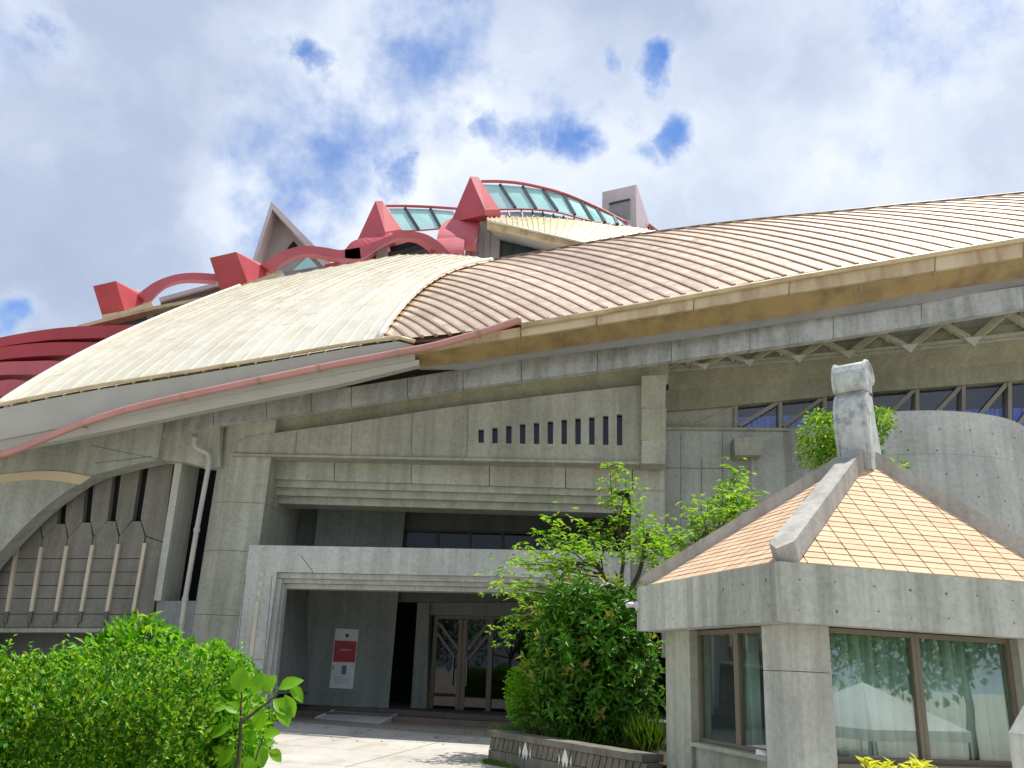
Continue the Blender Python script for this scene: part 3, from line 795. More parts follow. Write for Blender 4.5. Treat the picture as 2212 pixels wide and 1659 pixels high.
# slit wall
sw_ = -1.15
cx = [1039.3 + 29.9 * k for k in range(11)]
tb = [927.5, 923.5, 919.5, 916, 913, 910, 906, 903.5, 901, 898, 895]
bb = [956.5, 957.5, 958, 958.5, 959, 959, 959.5, 960, 960.5, 961, 962]
topw = lambda x: float(np.interp(x, [470, 530, 736, 970, 1200, 1400], [965, 944, 916, 880, 852, 830]))
botw = lambda x: lerp(979, 997, (x - 530) / 860)
mb = MB()
mb.solid(fp([(500, 962), (530, topw(530)), (736, topw(736)), (970, topw(970)), (cx[0] - 6, topw(1033)), (cx[0] - 6, botw(1033)), (500, 978)], sw_), WAX * .62)
for k in range(11):
    l, r = cx[k] - 6, cx[k] + 6
    mb.solid(fp([(l, topw(l)), (r, topw(r)), (r, tb[k]), (l, tb[k])], sw_), WAX * .62)
    mb.solid(fp([(l, bb[k]), (r, bb[k]), (r, botw(r)), (l, botw(l))], sw_), WAX * .62)
    r2 = cx[k + 1] - 6 if k < 10 else 1390
    mb.solid(fp([(r, topw(r)), (r2, topw(r2)), (r2, botw(r2)), (r, botw(r))], sw_), WAX * .62)
    slab('slit_window', [(l - 1, tb[k] - 2), (r + 1, tb[k] - 2), (r + 1, bb[k] + 2), (l - 1, bb[k] + 2)], sw_ + .16, .05, 'glass_slit', hall)
    fr = MB()
    fr.solid(fp([(l - .6, tb[k]), (l + 1.4, tb[k]), (l + 1.4, bb[k]), (l - .6, bb[k])], sw_ + .1), WAX * .05)
    fr.build('slit_frame', 'dark_steel', hall)
mb.build('slit_wall', 'conc_dark', hall)
slab('slit_wall_foot', [(500, 979), (1392, 997), (1392, 1003), (500, 984)], sw_ - .08, .68, 'conc_dark', hall)
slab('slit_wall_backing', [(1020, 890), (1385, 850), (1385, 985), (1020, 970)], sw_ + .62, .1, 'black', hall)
for (ya, yb_) in ((812, 881), (882.5, 950), (951.5, 1001)):
    slab('pier_block', [(1386.5, ya), (1440, ya - 2), (1437, yb_ + 1), (1385.5, yb_)], -1.5, .9, 'conc_soffit' if ya < 900 else 'conc_dark', hall)
# --- right upper wall with window strip -------------------------------------------
rw = .9
wt = [(1430, 888), (1495, 884), (1595, 874), (1774, 858), (1978, 838), (2170, 824), (2400, 805), (2700, 780)]
wb = [(1430, 926), (1495, 926), (1684, 928), (2186, 937), (2400, 942), (2700, 948)]
X = [1430, 1495, 1684, 1900, 2186, 2400, 2700]
MB().strip([F(x, by(wb, x), rw) for x in X], [F(x, 1420, rw) for x in X], WAX * .4).build('upper_wall', 'conc_light', hall)
MB().strip([F(x, by(ly, x) - 6, rw - .06) for x in X], [F(x, by(wt, x), rw - .06) for x in X], WAX * .4).build('window_lintel', 'conc_soffit', hall)
MB().strip([F(x, by(wb, x) - 4, rw - .1) for x in X], [F(x, by(wb, x) + 2, rw - .1) for x in X], WAX * .5).build('window_sill', 'conc_wall', hall)
slab('window_infill', [(1428, 882), (1590, 870), (1590, 927), (1428, 927)], rw + .12, .2, 'conc_wall', hall)
MB().bar(F(1497, 920, rw + .08), F(1588, 878, rw + .08), .04, .04).build('infill_rib', 'conc_light', hall)
mxs_ = [1590, 1686, 1782, 1882, 1982, 2082, 2182, 2285, 2390, 2500]
for a, q in zip(mxs_[:-1], mxs_[1:]):
    wnd = slab('window', [(a, by(wt, a) - 2), (q, by(wt, q) - 2), (q, by(wb, q) + 1), (a, by(wb, a) + 1)], rw + .2, .04, 'glass_strip', hall)
    fr = MB()
    fr.solid(fp([(a - 4, by(wt, a)), (a + 4, by(wt, a)), (a + 4, by(wb, a) - 4), (a - 4, by(wb, a) - 4)], rw + .02), WAX * .3)
    fr.build('window_mullion', 'frame_light', wnd)
    fr = MB()
    fr.bar(F(a + 6, by(wb, a) - 6, rw + .1), F(q - 6, by(wt, q) + 4, rw + .1), .12, .09, WAX)
    fr.build('window_brace', 'frame_light', wnd)
    cmb = MB()
    n = 26; top, bot = [], []
    for i in range(n + 1):
        x = lerp(a, q, i / n); wv = rw + .36 + .07 * math.sin(i * 2.3) + random.uniform(-.015, .015)
        yt = by(wt, x); yb_ = by(wb, x)
        top.append(F(x, lerp(yt, yb_,   .52), wv)); bot.append(F(x, yb_ + 6, wv))
    cmb.strip(top, bot, WAX * .02)
    cmb.build('curtain', 'curtain_blue', wnd)
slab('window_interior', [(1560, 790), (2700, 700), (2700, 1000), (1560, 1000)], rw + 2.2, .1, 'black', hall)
# rainwater head and pipe
slab('rainwater_head', [(1586, 945), (1648, 945), (1646, 983), (1588, 983)], rw - .75, .7, 'conc_dark', hall)
MB().tube([F(1625, 984, rw - .42), F(1627, 1130, rw - .42), F(1630, 1300, rw - .42)], .075, 10).build('downpipe', 'pipe_white', hall, smooth=True)
p = F(1625.5, 1025, rw - .42); MB().tube([p, p + V((0, 0, .07))], .09, 10).build('pipe_collar', 'pipe_white', hall)
# stair tower drum
ctr = aty(1925, 900, 26.3); rz = aty(1925, 899, 23.3).z
ctr = V((aty(1922, 900, 23.3).x * 26.3 / 23.3 * 1.0, 26.3, 0))
R = 3.75
def drum(name, z0, z1, a0, a1, n=20, mat='conc_portal'):
    pts = []
    for i in range(n + 1):
        a = lerp(a0, a1, i / n); pts.append(ctr + V((math.sin(a) * R, -math.cos(a) * R, z0)))
    pin = [V((ctr.x + (p.x - ctr.x) * .93, ctr.y + (p.y - ctr.y) * .93, z0)) for p in pts]
    return MB().strip(pts, pin, (0, 0, z1 - z0)).build(name, mat, hall)
zj = F(1920, 985, -1.5).z
aa = [-1.65, -.95, -.25, .35, .95, 1.65]
for a0, a1 in zip(aa[:-1], aa[1:]):
    drum('drum_panel', 0, zj - .006, a0 + .0006, a1 - .0006, 8)
    drum('drum_panel', zj, rz, a0 + .0004, a1 - .0004, 8)
MB().tube([ctr + V((0, 0, .1)), ctr + V((0, 0, rz - .4))], R * .90, 24).build('drum_core', 'conc_light', hall)
th = MB()
for zq in (rz - .55, rz - 1.1, rz - 1.75, rz - 2.4, rz - 3.1):
    for a in np.linspace(-1.25, 1.25, 12):
        a += random.uniform(-.03, .03); zr = zq + random.uniform(-.05, .05)
        q = ctr + V((math.sin(a) * (R + .002), -math.cos(a) * (R + .002), zr)); t = V((math.cos(a), math.sin(a), 0))
        th.add([q + t * .028 * math.cos(s) + V((0, 0, .028 * math.sin(s))) for s in np.linspace(0, 2 * math.pi, 7)[:-1]], [tuple(range(6))])
th.build('tie_holes', 'dark_wall', hall, kind='stuff')
slab('side_ledge', [(2195, 978), (2700, 985), (2700, 1000), (2195, 994)], rw - .6, .6, 'conc_wall', hall)
# dark bodies that close the hall behind the walls
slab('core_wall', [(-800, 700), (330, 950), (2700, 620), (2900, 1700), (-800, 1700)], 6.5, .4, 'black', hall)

th = MB()
def wall_hole(px, py, w, r=.015):
    q = F(px, py, w - .003)
    th.add([q + UAX * r * math.cos(s) + V((0, 0, r * math.sin(s))) for s in np.linspace(0, 2 * math.pi, 8)[:-1]], [tuple(range(7))])
for k in range(34):
    x = 520 + k * 27 + random.uniform(-4, 4)
    wall_hole(x, t0(x) + 10 + random.uniform(-2, 2), -.55); wall_hole(x + 6, t1(x) - 7 + random.uniform(-2, 2), -.55)
for k in range(16):
    x = 620 + k * 44; wall_hole(x, 1186 + k * 1.0, -2.0); wall_hole(x + 10, 1228 + k * .9, -2.0)
for y in range(1200, 1420, 95): wall_hole(546 - (y - 1190) * .09, y, -2.0); wall_hole(580 - (y - 1190) * .09, y + 6, -2.0)
for k in range(9): wall_hole(560 + k * 52, 968 + k * .8, -1.15); wall_hole(760 + k * 29, 935 - k * 3, -1.15)
th.build('tie_holes', 'dark_wall', hall, kind='stuff')
jn = MB()
for x in (640, 760, 890, 1010):
    jn.solid(fp([(x, topw(x) + 3), (x + 1.2, topw(x) + 3), (x - 1, botw(x) - 1), (x - 2.2, botw(x) - 1)], -1.154), WAX * .002)
for (xa, ya, xb, yb_) in ((200, 962, 345, 992), (205, 1000, 330, 985)):
    jn.solid(fp([(xa, ya), (xb, yb_), (xb, yb_ + 1.4), (xa, ya + 1.4)], -1.454), WAX * .002)
for x, ya, yb_ in ((1470, 935, 1180), (1515, 990, 1200), (1560, 935, 1180)):
    jn.solid(fp([(x, ya), (x + 1.2, ya), (x + 1, yb_), (x - .2, yb_)], .896), WAX * .002)
jn.solid(fp([(1436, 1010), (1640, 1012), (1640, 1013.4), (1436, 1011.4)], .896), WAX * .002)
jn.build('formwork_joints', 'dark_wall', hall, kind='stuff')
# --- porch portal --------------------------------------------------------------------
pw2 = -2.0
gz0 = 0.0
def FZ(px, py, w, z):        # point on the plane w straight below/above the picture point, at height z
    p = F(px, py, w); return V((p.x, p.y, z))
PXL, PXR = 539, 1362
pt = F(539, 1177, pw2); 
mb = MB()
col_o = F(524, 1300, pw2); col_i = F(589, 1300, pw2)
# left post: one solid with three grooved fields; lintel
mb.solid([V((col_o.x, col_o.y, 0)), V((col_i.x, col_i.y, 0)), F(598, 1235, pw2), F(539, 1177, pw2)], WAX * .55)
mb.build('portal_post', 'conc_portal', hall)
th2 = MB()
slab('portal_lintel', [(539.6, 1177), (PXR, 1192), (PXR, 1251), (598, 1235.4)], pw2, .55, 'conc_portal', hall)
slab('portal_lintel_top', [(539, 1177), (PXR, 1192), (PXR, 1194), (539, 1179)], pw2 + .56, 4.0, 'conc_wall', hall)
for k, (ya, h, xl) in enumerate(((1237, 11.5, 599), (1250, 9, 606), (1260.5, 10, 609))):
    yr = ya + (PXR - xl) * .0195
    slab('portal_moulding', [(xl, ya), (PXR, yr), (PXR, yr + h), (xl + 1, ya + h)], pw2 + .12 + .13 * k, .5 - .0 * k, 'conc_portal', hall)
p0 = F(593, 1300, pw2 + .13); p1 = F(602, 1300, pw2 + .26)
MB().solid([V((col_i.x, col_i.y, 0)) + WAX * .13, V((col_i.x, col_i.y, 0)) + WAX * .13 + UAX * .16, F(609, 1250, pw2 + .13), F(598, 1250, pw2 + .13)], WAX * .42).build('portal_moulding', 'conc_portal', hall)
MB().solid([V((col_i.x, col_i.y, 0)) + WAX * .3 + UAX * .16, V((col_i.x, col_i.y, 0)) + WAX * .3 + UAX * .26, F(615, 1262, pw2 + .3), F(607, 1262, pw2 + .3)], WAX * .25).build('portal_moulding', 'conc_portal', hall)
slab('portal_post', [(1330, 1244), (1362, 1245), (1362, 1520), (1330, 1520)], pw2 + .01, .5, 'conc_portal', hall)
slab('portal_cheek', [(1352, 1192), (1362, 1192), (1362, 1500), (1352, 1500)], pw2 + .56, 5.0, 'conc_wall', hall)
for (x, y) in ((566, 1241), (562.5, 1261), (559.5, 1282)):
    slab('cream_square', [(x - 4, y - 5), (x + 4, y - 5), (x + 3.4, y + 5), (x - 4.6, y + 5)], pw2 - .025, .05, 'cream_strip', hall)
slab('cream_strip', [(552, 1299), (560, 1299), (538, 1480), (530, 1480)], pw2 - .03, .06, 'cream_strip', hall)
gr = MB()
for (xa, ya, xb, yb_) in ((530, 1240, 505, 1470), (587, 1245, 566, 1470)):
    gr.solid(fp([(xa, ya), (xa + 1.2, ya), (xb + 1.2, yb_), (xb, yb_)], pw2 - .004), WAX * .002)
for y in (1424, 1446, 1468):
    gr.solid(fp([(507, y), (537, y + .5), (537, y + 1.8), (507, y + 1.3)], pw2 - .004), WAX * .002)
    gr.solid(fp([(542, y), (570, y + .5), (570, y + 1.8), (542, y + 1.3)], pw2 - .004), WAX * .002)
gr.solid(fp([(649, 1200), (650.5, 1199.4), (678, 1237), (676.5, 1237.5)], pw2 - .004), WAX * .002)
gr.build('formwork_joints', 'dark_wall', hall)
# porch floor slab and steps (rest on the ground)
sl, sr = atz(540, 1541, 0), atz(1100, 1576, 0)
dd = (sr - sl).normalized(); nn = V((-dd.y, dd.x, 0))
sl2, sr2 = sl - dd * 2.5, sr + dd * 7
MB().solid([sl2, sr2, sr2 + nn * 12, sl2 + nn * 12], (0, 0, .17)).build('porch_step', 'step', hall)
MB().solid([sl2 + nn * .9, sr2 + nn * .9, sr2 + nn * 11.9, sl2 + nn * 11.9], (0, 0, .30)).build('porch_floor', 'porch', hall)
# interior walls
def wall_between(name, pa, pb, wa, wb_, z0, z1, th_, mat):
    a = F(pa, 1400, wa); b_ = F(pb, 1400, wb_)
    a.z = b_.z = 0
    d = (b_ - a).normalized(); n = V((-d.y, d.x, 0))
    return MB().solid([a + V((0, 0, z0)), b_ + V((0, 0, z0)), b_ + V((0, 0, z1)), a + V((0, 0, z1))], n * th_).build(name, mat, hall)
zc = F(700, 1262, 2.0).z
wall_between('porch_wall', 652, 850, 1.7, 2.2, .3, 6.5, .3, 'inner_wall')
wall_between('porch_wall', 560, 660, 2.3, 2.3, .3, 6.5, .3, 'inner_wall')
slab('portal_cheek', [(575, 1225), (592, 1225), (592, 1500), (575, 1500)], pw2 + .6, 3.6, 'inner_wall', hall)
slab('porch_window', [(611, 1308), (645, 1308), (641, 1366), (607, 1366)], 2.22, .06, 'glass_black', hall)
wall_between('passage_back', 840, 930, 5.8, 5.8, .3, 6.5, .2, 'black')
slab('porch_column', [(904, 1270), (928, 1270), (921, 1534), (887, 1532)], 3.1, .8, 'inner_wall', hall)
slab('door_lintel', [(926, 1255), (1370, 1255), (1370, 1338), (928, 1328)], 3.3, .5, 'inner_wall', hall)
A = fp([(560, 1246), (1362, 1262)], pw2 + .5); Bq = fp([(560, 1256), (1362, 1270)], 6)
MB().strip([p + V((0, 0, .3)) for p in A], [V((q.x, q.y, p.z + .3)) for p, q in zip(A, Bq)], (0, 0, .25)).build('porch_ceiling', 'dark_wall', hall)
dw_ = 3.55
dz0 = .3
def dpt(x, y): return F(x, y, dw_)
fr = MB()
def vpost(mb, xt, yt, xb, yb_, wd_, w=dw_, dep=.14):
    mb.solid(fp([(xt - wd_ / 2, yt), (xt + wd_ / 2, yt), (xb + wd_ / 2, yb_), (xb - wd_ / 2, yb_)], w), WAX * dep)
vpost(fr, 943, 1328, 929, 1540, 9); vpost(fr, 1062, 1328, 1053, 1540, 11); vpost(fr, 1180, 1330, 1176, 1540, 11); vpost(fr, 1290, 1330, 1290, 1540, 11)
fr.solid(fp([(948, 1328), (1056, 1328), (1056, 1338), (948, 1337)], dw_), WAX * .14)
fr.solid(fp([(1068, 1328), (1174, 1328), (1174, 1339), (1068, 1338)], dw_), WAX * .14)
fr.build('door_frame', 'frame_door', hall)
for dx0, dx1, side in ((946, 997, 1), (1003, 1057, -1)):
    door = slab('door', [(dx0 + 1, 1338), (dx1, 1338), (dx1 - 9, 1540), (dx0 - 11, 1540)], dw_ + .06, .03, 'glass_black', hall)
    st = MB()
    xm = 996 if side > 0 else 1006
    vpost(st, xm, 1339, xm - 9, 1538, 9, dw_ + .02, .09)
    st.build('door_stile', 'frame_door', door)
    dg = MB()
    if side > 0:
        dg.bar(dpt(948, 1345), dpt(991, 1404), .09, .07, WAX); dg.bar(dpt(945, 1368), dpt(982, 1420), .08, .07, WAX)
    else:
        dg.bar(dpt(1055, 1345), dpt(1011, 1404), .09, .07, WAX); dg.bar(dpt(1054, 1372), dpt(1012, 1424), .08, .07, WAX)
    dg.build('door_brace', 'frame_door', door)
    hx = 979 if side > 0 else 1009
    MB().tube([F(hx, 1420, dw_ - .1), F(hx - 3, 1482, dw_ - .1)], .022, 8).build('handle', 'pipe_white', door, smooth=True)
for x0, x1 in ((1069, 1174), (1187, 1284)):
    slab('glazed_panel', [(x0, 1339), (x1, 1340), (x1, 1540), (x0 - 8, 1540)], dw_ + .06, .03, 'glass_black', hall)

# --- red crown on the roof -----------------------------------------------------------
BK = V((-.9, 1.7, 0))
def finstrip(top, bot, Y, ext, mat, name='red_fin'):
    n = 14
    t = resample(top, n); q = resample(bot, n)
    return MB().strip([aty(x, y, Y) for x, y in t], [aty(x, y, Y) for x, y in q], ext).build(name, mat, hall)
finstrip([(-160, 775), (-60, 744), (0, 729), (83, 714), (167, 705), (300, 701)], [(-160, 800), (-60, 766), (0, 749), (100, 735), (180, 731), (300, 728)], 32.6, (0, 1.2, .1), 'red_dark')
finstrip([(-160, 790), (-60, 764), (0, 750), (100, 740), (192, 739), (230, 740)], [(-160, 815), (-60, 792), (0, 777), (70, 770), (133, 767), (230, 765)], 32.5, (0, 1.3, .1), 'red_dark')
finstrip([(-160, 806), (-60, 790), (0, 782), (67, 780), (110, 779), (150, 782)], [(-160, 835), (-60, 818), (0, 810), (40, 809), (80, 809), (150, 808)], 32.4, (0, 1.4, .1), 'pink')
finstrip([(-160, 842), (-60, 828), (0, 822), (20, 820), (33, 820), (60, 824)], [(-160, 872), (-60, 862), (0, 856), (20, 855), (33, 855), (60, 855)], 32.3, (0, 1.5, .1), 'pink')
slab_ = MB().solid(yp([(-160, 770), (0, 735), (250, 712), (200, 760), (60, 840), (-160, 900)], 34.2), (0, .3, 0)).build('fin_gap_shade', 'black', hall)  # black sheet painting the shade in the gaps between the fins
for (fr_, sd, ar_o, ar_i, basel) in (
    ([(201, 618), (250, 607), (269, 671), (220, 680)], [(250, 607), (310, 635), (325, 650), (269, 671)], [(296, 637), (333, 610), (375, 594), (417, 589), (470, 592)], [(325, 650), (345, 628), (367, 613), (405, 604), (470, 607)], [(220, 680), (269, 671), (326, 651), (330, 658), (270, 679), (221, 690)]),
    ([(453, 557), (510, 544), (535, 610), (477, 630)], [(510, 544), (563, 569), (592, 590), (535, 610)], [(562, 572), (590, 554), (617, 540), (655, 531), (700, 534), (737, 540), (777, 534)], [(591, 584), (610, 569), (635, 555), (665, 548), (700, 552), (725, 558), (780, 559)], [(477, 630), (535, 610), (592, 590), (612, 592), (536, 622), (479, 640)])):
    Y = 34.0 if fr_[0][0] < 300 else 34.3
    hb = MB()
    f3 = [aty(*fr_[0], Y - .7), aty(*fr_[1], Y - .7), aty(*fr_[2], Y), aty(*fr_[3], Y)]
    s3 = [aty(sd[0][0], sd[0][1], Y - .7), aty(sd[1][0], sd[1][1], Y + 1.6), aty(sd[2][0], sd[2][1], Y + 1.9), aty(sd[3][0], sd[3][1], Y)]
    hb.hull(f3 + s3 + [p + V((-.1, 1.8, 0)) for p in (f3[0], f3[3])])
    hb.build('red_box', 'red', hall)
    n = 18
    o_ = resample(ar_o, n); i_ = resample(ar_i, n)
    MB().strip([aty(x, y, Y + .9) for x, y in o_], [aty(x, y, Y + .9) for x, y in i_], (-.22, .45, .02)).build('red_arch', 'pink', hall)
    q = yp(basel, Y - .05)
    MB().solid(q, (0, .9, 0)).build('arch_base', 'gutter', hall)
Y = 35.2
n = 22
o_ = resample([(745, 538), (777, 534), (815, 520), (852, 505), (877, 499), (915, 504), (945, 520), (972, 546)], n)
i_ = resample([(745, 557), (780, 559), (815, 537), (852, 517), (877, 514), (910, 518), (945, 543), (966, 560)], n)
MB().strip([aty(x, y, Y) for x, y in o_], [aty(x, y, Y) for x, y in i_], (-.22, .45, .02)).build('red_arch', 'pink', hall)
# saddle behind the joint of the two arches
o_ = resample([(747, 537), (758, 524), (772, 517), (800, 511), (845, 502)], 12); i_ = resample([(750, 560), (770, 552), (790, 540), (815, 522), (850, 507)], 12)
MB().strip([aty(x, y, 36.6) for x, y in o_], [aty(x, y, 35.9) for x, y in i_], (0, 1.0, 0)).build('red_saddle', 'red', hall)
def pyramid(topl, topr, l, f, r, Y, name='red_pyramid'):
    T0, T1 = aty(*topl, Y), aty(*topr, Y + .1)
    base = [aty(*l, Y + .6), aty(*f, Y - 1.0), aty(*r, Y + .5)]
    bk = V((base[0].x + .9, Y + 2.4, base[0].z)); bk2 = V((base[2].x + .3, Y + 2.0, base[2].z))
    MB().hull([T0, T1, T0 + V((.05, .3, 0)), T1 + V((.05, .3, 0))] + base + [b_ - V((0, 0, .25)) for b_ in base] + [bk, bk2]).build(name, 'red', hall)
pyramid((811, 434), (826, 434), (772, 518), (832, 501), (867, 495), 37.2)
pyramid((1016, 381), (1033, 382), (978, 470), (1048, 454), (1079, 452), 37.0)
def barrel(Lp, Rp, Y0, Y1, mat, name):
    n = 12
    l = resample(Lp, n); r = resample(Rp, n)
    ys = [lerp(Y0, Y1, (i / (n - 1)) ** 1.6) for i in range(n)]
    MB().strip([aty(x, y, yy) for (x, y), yy in zip(l, ys)], [aty(x, y, yy) for (x, y), yy in zip(r, ys)], (0, .5, -.12)).build(name, mat, hall, smooth=False)
barrel([(943, 520), (946, 505), (951, 491), (962, 478), (980, 470), (998, 465)], [(1030, 528), (1031, 510), (1033, 496), (1037, 481), (1043, 466), (1051, 455)], 36.0, 38.5, 'pink', 'red_barrel_vault')
barrel([(925, 549), (932, 535), (940, 522), (950, 513), (962, 509)], [(1003, 552), (1003, 535), (1003, 522), (1006, 510), (1014, 499)], 35.4, 36.6, 'pink', 'red_barrel_vault')
gw = MB()
ga = [(1051, 456), (1042, 468), (1035, 484), (1032, 500), (1031, 516), (1014, 520), (1006, 535), (1004, 552)]
MB().solid(yp(ga + [(1040, 566), (1078, 566), (1080, 515), (1054, 493), (1062, 462)], 37.0), (0, .3, 0)).build('grey_end_wall', 'grey_clad', hall)
for x in (1018, 1031, 1044, 1058):
    MB().solid(yp([(x, 500 if x > 1030 else 525), (x + 1.2, 500 if x > 1030 else 525), (x + 1, 560), (x - .2, 560)], 36.96), (0, .05, 0)).build('cladding_joint', 'louver', hall)
# clerestories
def clerestory(top, bot, Yt, Yb, mull, railw, nglass):
    n = len(mull)
    for k in range(n - 1):
        (a, b_), (c_, d_) = mull[k], mull[k + 1]
        g = [aty(a[0], a[1], Yt(a[0])), aty(c_[0], c_[1], Yt(c_[0])), aty(d_[0], d_[1], Yb(d_[0])), aty(b_[0], b_[1], Yb(b_[0]))]
        pn = MB().solid(g, (0, .08, .03)).build('clerestory_pane', 'glass_cyan', hall)
        if k > 0:
            MB().bar(aty(a[0], a[1], Yt(a[0]) - .05), aty(b_[0], b_[1], Yb(b_[0]) - .05), .13, .12, (0, 1, 0)).build('mullion', 'dark_steel', pn)
    t = resample(top, 24); q = resample(bot, 24)
    MB().tube([aty(x, y, Yt(x) - .06) for x, y in t], railw, 8).build('clerestory_rail', 'pink', hall, smooth=True)
    MB().tube([aty(x, y, Yb(x) - .06) for x, y in q], railw * .55, 8).build('clerestory_rail', 'pink', hall, smooth=True)
Yt = lambda x: float(np.interp(x, [1040, 1200, 1360], [39.3, 38.4, 38.2])); Yb_ = lambda x: Yt(x) - .9
mull = [((1043, 398), (1077, 450)), ((1080, 399), (1113, 449)), ((1129, 403), (1158, 451)), ((1173, 410), (1204, 455)), ((1217, 420), (1242, 464)), ((1255, 435), (1281, 478)), ((1288, 450), (1307, 480)), ((1326, 467), (1334, 484)), ((1345, 479), (1348, 486))]
clerestory([(1040, 392), (1080, 392), (1124, 396), (1173, 406), (1220, 419), (1262, 436), (1305, 456), (1355, 483)], [(1074, 453), (1124, 452), (1167, 454), (1205, 459), (1240, 468), (1284, 480), (1330, 487)], Yt, Yb_, mull, .085, 8)
Yt2 = lambda x: 39.2; Yb2 = lambda x: 38.4
mull = [((838, 450), (868, 497)), ((875, 450), (905, 497)), ((930, 452), (953, 494)), ((978, 456), (1000, 494))]
clerestory([(834, 445), (875, 445), (930, 447), (990, 451)], [(868, 499), (905, 498), (953, 494), (1000, 490)], Yt2, Yb2, mull, .075, 3)
# light band below the large clerestory
A = yp([(1062, 459), (1120, 457), (1167, 459), (1240, 473), (1290, 487)], 38.2); B = yp([(1056, 474), (1120, 472), (1167, 471), (1240, 478), (1290, 490)], 37.6)
MB().strip(A, B, (0, .2, 0)).build('lower_band', 'grey_clad', hall)
for x in (1098, 1126, 1150, 1172, 1195, 1217, 1240):
    y = by([(1062, 459), (1120, 457), (1167, 459), (1240, 473)], x)
    MB().bar(aty(x, y - 2, 37.9), aty(x + 3, y + 10, 37.5), .07, .07).build('band_bracket', 'dark_steel', hall)
# small gold roof with fascia and dark glazing under it
edge = [(1052, 477), (1110, 489), (1170, 503), (1230, 517), (1290, 531), (1340, 540)]
back = [(1056, 473), (1110, 471), (1167, 471), (1255, 477), (1357, 491), (1440, 506)]
nst = 26
e_ = resample(edge, nst + 1); k_ = resample(back, nst + 1)
gr_ = MB(); 
deck = MB().strip([aty(x, y + 1, 35.2) for x, y in e_], [aty(x, y, 37.4) for x, y in k_], (0, 0, -.1)).build('small_gold_roof', 'roof_gold', hall)
for i in range(nst):
    n = 5
    vs, fs = [], []
    for j in range(n + 1):
        t = j / n
        for (xx, yy), (xb, yb_) in ((e_[i], k_[i]), (e_[i + 1], k_[i + 1])):
            x = lerp(xx, xb, t); y = lerp(yy, yb_, t) - 1.5 * math.sin(math.pi * t)
            vs.append(aty(x, y, lerp(35.2, 37.4, t)) + V((0, 0, .05)))
    for j in range(n): fs.append((2 * j, 2 * j + 1, 2 * j + 3, 2 * j + 2))
    obj('roof_panel', vs, fs, 'roof_gold', deck)
    MB().tube([vs[2 * j] + V((0, 0, .03)) for j in range(n + 1)], .035, 5).build('roof_seam', 'seam_cream', deck)
MB().strip([aty(x, y, 35.15) for x, y in edge], [aty(x, y + 13, 35.25) for x, y in edge], (0, .25, 0)).build('small_fascia', 'fascia_gold', hall)
MB().tube([aty(x, y, 35.1) for x, y in edge], .055, 8).build('small_gutter', 'roof_cream', hall, smooth=True)
MB().solid([aty(1054, 491, 35.4), aty(1250, 534, 35.4), aty(1240, 540, 37), aty(1180, 543, 37), aty(1077, 518, 37)], (0, 0, .1)).build('small_soffit', 'grey_clad', hall)
MB().solid(yp([(1077, 516), (1185, 540), (1240, 552), (1240, 575), (1076, 575)], 37.1), (0, .1, 0)).build('crown_glazing', 'glass_teal', hall)
for x in (1082, 1108, 1140, 1172):
    MB().bar(aty(x, 518 + (x - 1077) * .22, 37.02), aty(x, 572, 37.02), .09, .06).build('glazing_bar', 'dark_steel', hall)
# vent box
vb = [aty(1301, 415, 40), aty(1373, 399, 39.4), aty(1375, 500, 39.4), aty(1303, 500, 40)]
rb = [aty(1376, 399, 39.5), aty(1403, 484, 41.0), aty(1404, 505, 41.0)]
MB().hull(vb + rb + [vb[0] + V((.1, .5, 0)), vb[3] + V((.1, 1.6, 0))]).build('vent_box', 'pinkwhite', hall)
lv = [aty(1316, 440, 39.80), aty(1360, 430, 39.45), aty(1360, 474, 39.45), aty(1330, 462, 39.68), aty(1317, 456, 39.78)]
MB().solid(lv, (0, .05, 0)).build('vent_louver', 'louver', hall)
MB().strip([aty(1316, 438, 39.72), aty(1361, 428, 39.38)], [aty(1316, 441, 39.72), aty(1361, 431, 39.38)], (0, .1, 0)).build('vent_hood', 'dark_steel', hall)
MB().solid(yp([(1402, 482), (1420, 496), (1440, 502), (1402, 504)], 40.5), (0, .4, 0)).build('red_end', 'pink', hall)
# triangular dormer
dt = [(586, 435), (715, 568), (700, 590), (530, 612), (544, 560)]
ap, rb_, lb = (586, 435), (717, 570), (540, 575)
def tri_frame(o3, i3, Y, ext, mat, name):
    A = [aty(*p, Y) for p in o3]; B = [aty(*p, Y) for p in i3]
    return MB().strip(A, B, ext).build(name, mat, hall)
tri_frame([(538, 585), (586, 435), (725, 578)], [(545, 587), (588, 452), (708, 580)], 38.6, (0, 2.4, .2), 'pinkwhite', 'dormer_frame')
MB().solid(yp([(543, 590), (588, 447), (716, 583)], 39.6), (0, .3, 0)).build('dormer_face', 'beige_clad', hall)
MB().solid(yp([(634, 520), (646, 536), (620, 537)], 39.55), (0, .04, 0)).build('dormer_vent', 'black', hall)
MB().solid(yp([(618, 598), (665, 554), (682, 572), (700, 592)], 38.3), (0, .1, 0)).build('dormer_glass', 'glass_cyan', hall)
MB().solid(yp([(592, 600), (610, 588), (700, 574), (712, 572), (712, 590), (600, 612)], 37.6), (0, .3, 0)).build('dormer_base', 'louver', hall)
MB().solid(yp([(590, 586), (608, 584), (612, 590), (592, 594)], 35.6), (0, .4, 0)).build('dormer_cap', 'white', hall)
